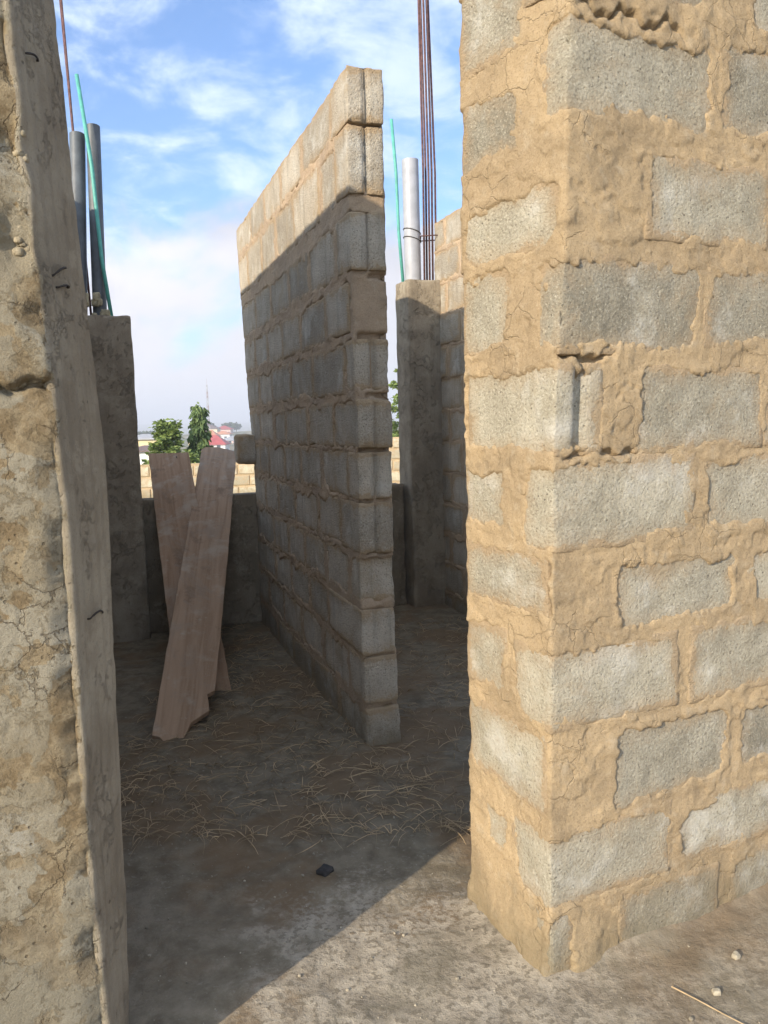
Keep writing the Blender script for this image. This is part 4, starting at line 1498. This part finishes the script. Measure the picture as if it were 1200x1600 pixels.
# ---- radio mast
mx, md = px_at(349, 330), 330.0
root = thing('radio_mast', 'thin red and white radio mast rising above the town', 'mast', (mx, md, zy(668, 330)))
MAST_R = mat_plain('mast_red', (0.30, 0.20, 0.18), 0.6, 0.1, 1)  # mast colours greyed to put distance haze into the paint
MAST_W = mat_plain('mast_white', (0.45, 0.44, 0.44), 0.6, 0.1, 1)
hh = 20.0
for s in range(7):
    b = MB()
    z0_, z1_ = hh * s / 7, hh * (s + 1) / 7
    wd0, wd1 = 0.55 - 0.35 * s / 7, 0.55 - 0.35 * (s + 1) / 7
    cs = [(-1, -1), (1, -1), (0, 1)]
    for (ax_, ay_) in cs:
        b.tube([(ax_ * wd0, ay_ * wd0, z0_), (ax_ * wd1, ay_ * wd1, z1_)], 0.085, 5)
    for j in range(3):
        a_, c_ = cs[j], cs[(j + 1) % 3]
        zm = (z0_ + z1_) / 2
        wm_ = (wd0 + wd1) / 2
        b.tube([(a_[0] * wd0, a_[1] * wd0, z0_), (c_[0] * wm_, c_[1] * wm_, zm), (a_[0] * wd1, a_[1] * wd1, z1_)], 0.05, 4)
    b.build('mast_section', MAST_R if s % 2 else MAST_W, root)
b = MB()
b.tube([(0, 0, hh), (0, 0, hh + 2.5)], 0.05, 5)
b.build('antenna', MAST_R, root)

# ==================================================================== LITTER ON THE FLOOR
rnd = random.Random(21)


def floor_z(x, y):
    i = np.searchsorted(xs, x) - 1
    j = np.searchsorted(ys, y) - 1
    return float(Zf[max(i, 0), max(j, 0)])


b = MB()


def straw(x, y, ln, an, curve, wd, lift):
    pts = []
    for t in np.linspace(0, 1, 6):
        a = an + curve * t
        pts.append((x, y, floor_z(x, y) + 0.006 + lift * math.sin(t * math.pi) + 0.003))
        x += math.cos(a) * ln / 5
        y += math.sin(a) * ln / 5
    b.tube(pts, [wd, wd, wd * .9, wd * .8, wd * .6, wd * .3], 4)


for k in range(2600):
    x = rnd.uniform(-1.25, 0.62)
    y = 2.55 + 2.9 * rnd.random() ** 1.5
    if rnd.random() > 0.35 + 0.9 * abs(math.sin(x * 3.1 + y * 1.7)):
        continue
    straw(x, y, rnd.uniform(.03, .07) + .13 * rnd.random() ** 3, rnd.uniform(0, 6.28), rnd.gauss(0, .9), rnd.uniform(.0008, .0021), rnd.uniform(0, .02))
for (x, y, ln, an, cv) in ((-0.16, 2.86, .16, -0.35, .9), (-0.02, 2.83, .22, 0.5, -.5), (0.12, 2.97, .16, 0.3, -.4), (0.11, 2.79, .10, -0.7, .1), (-0.34, 3.08, .2, 1.0, -.9), (-0.27, 3.0, .22, 0.6, -1.2),
                           (-0.17, 2.98, .12, 0.2, .3), (0.06, 3.25, .14, 0.7, .2), (0.02, 3.6, .2, -.5, -.5), (-0.7, 3.3, .25, .1, .1), (-0.85, 3.35, .22, 0, .1)):
    straw(x, y, ln, an, cv, .003, .012)
st = b.build('dry_grass', STRAW, None, True)
tag(st, 'dry straw and grass stalks scattered over the dark soil floor', 'dry grass', None, 'stuff')

b = MB()
for k in range(700):
    t = rnd.random()
    x = rnd.uniform(-1.0, 0.9)
    y = rnd.uniform(1.45, 3.3)
    u, v_ = x - K[0], y - K[1]
    if u * dR[0] + v_ * dR[1] > 0.0 and u * dE[0] + v_ * dE[1] > -0.02:
        continue
    r = 0.0014 + 0.0042 * rnd.random() ** 6
    pp, ff = block_geo(r * 2, r * 2 * rnd.uniform(.6, 1), r * 1.5, (2, 2, 2), r * .7, r * .15, 1)
    ca, sa = math.cos(t * 6.28), math.sin(t * 6.28)
    z = floor_z(x, y)
    b.add([(x + q[0] * ca - q[1] * sa, y + q[0] * sa + q[1] * ca, z + q[2] + r * .45) for q in pp], [tuple(q) for q in ff])
gv = b.build('gravel', mat_plain('grit', (0.31, 0.27, 0.20), 0.95, 0.5, 9, 0.2, 0, 0.5), None, True)
tag(gv, 'loose grit and small pale pebbles on the slab', 'gravel', None, 'stuff')


def loose_stone(label, x, y, sx, sy, sz, mat, seed):
    pp, ff = block_geo(sx, sy, sz, (5, 5, 4), min(sx, sy, sz) * .28, 0.005, seed)
    o = link('stone', mesh_from('stone', pp, ff, mat), None, (x, y, floor_z(x, y) + sz * .38))
    o.rotation_euler = (0, 0, seed)
    return tag(o, label, 'stone')


loose_stone('black stone lying at the edge of the pale screed', -0.222, 2.345, 0.046, 0.040, 0.016, DARKSTONE, 1)
loose_stone('white stone by the foot of the right-hand pier', 0.905, 1.905, 0.019, 0.021, 0.018, STONE, 2)
loose_stone('yellowish stone in front of the right-hand pier', 0.80, 1.78, 0.02, 0.018, 0.014, STONE, 3)
b = MB()
pts_ = [(0.695, 1.80), (0.74, 1.755), (0.785, 1.705), (0.82, 1.66), (0.85, 1.64)]
b.tube([(x, y, floor_z(x, y) + 0.006) for (x, y) in pts_], [0.0022, 0.002, 0.0018, 0.0014, 0.001], 5)
tag(b.build('twig', STRAW, None, True), 'single long dry stalk on the slab before the pier', 'twig')

# ==================================================================== HAZE
hz, t, bb = material('haze')
m_t = hz.node_tree
pv = m_t.nodes.new('ShaderNodeVolumePrincipled')
pv.inputs['Color'].default_value = (0.86, 0.91, 1.0, 1)
pv.inputs['Density'].default_value = 0.0011
pv.inputs['Anisotropy'].default_value = 0.0
m_t.nodes.remove(bb)
m_t.links.new(pv.outputs[0], m_t.nodes['Material Output'].inputs['Volume'])
b = MB()
b.box(-4300, 4300, -4300, 4300, -25, 75)
tag(b.build('haze', hz, None), 'thin pale haze over the town', None, None, 'stuff')
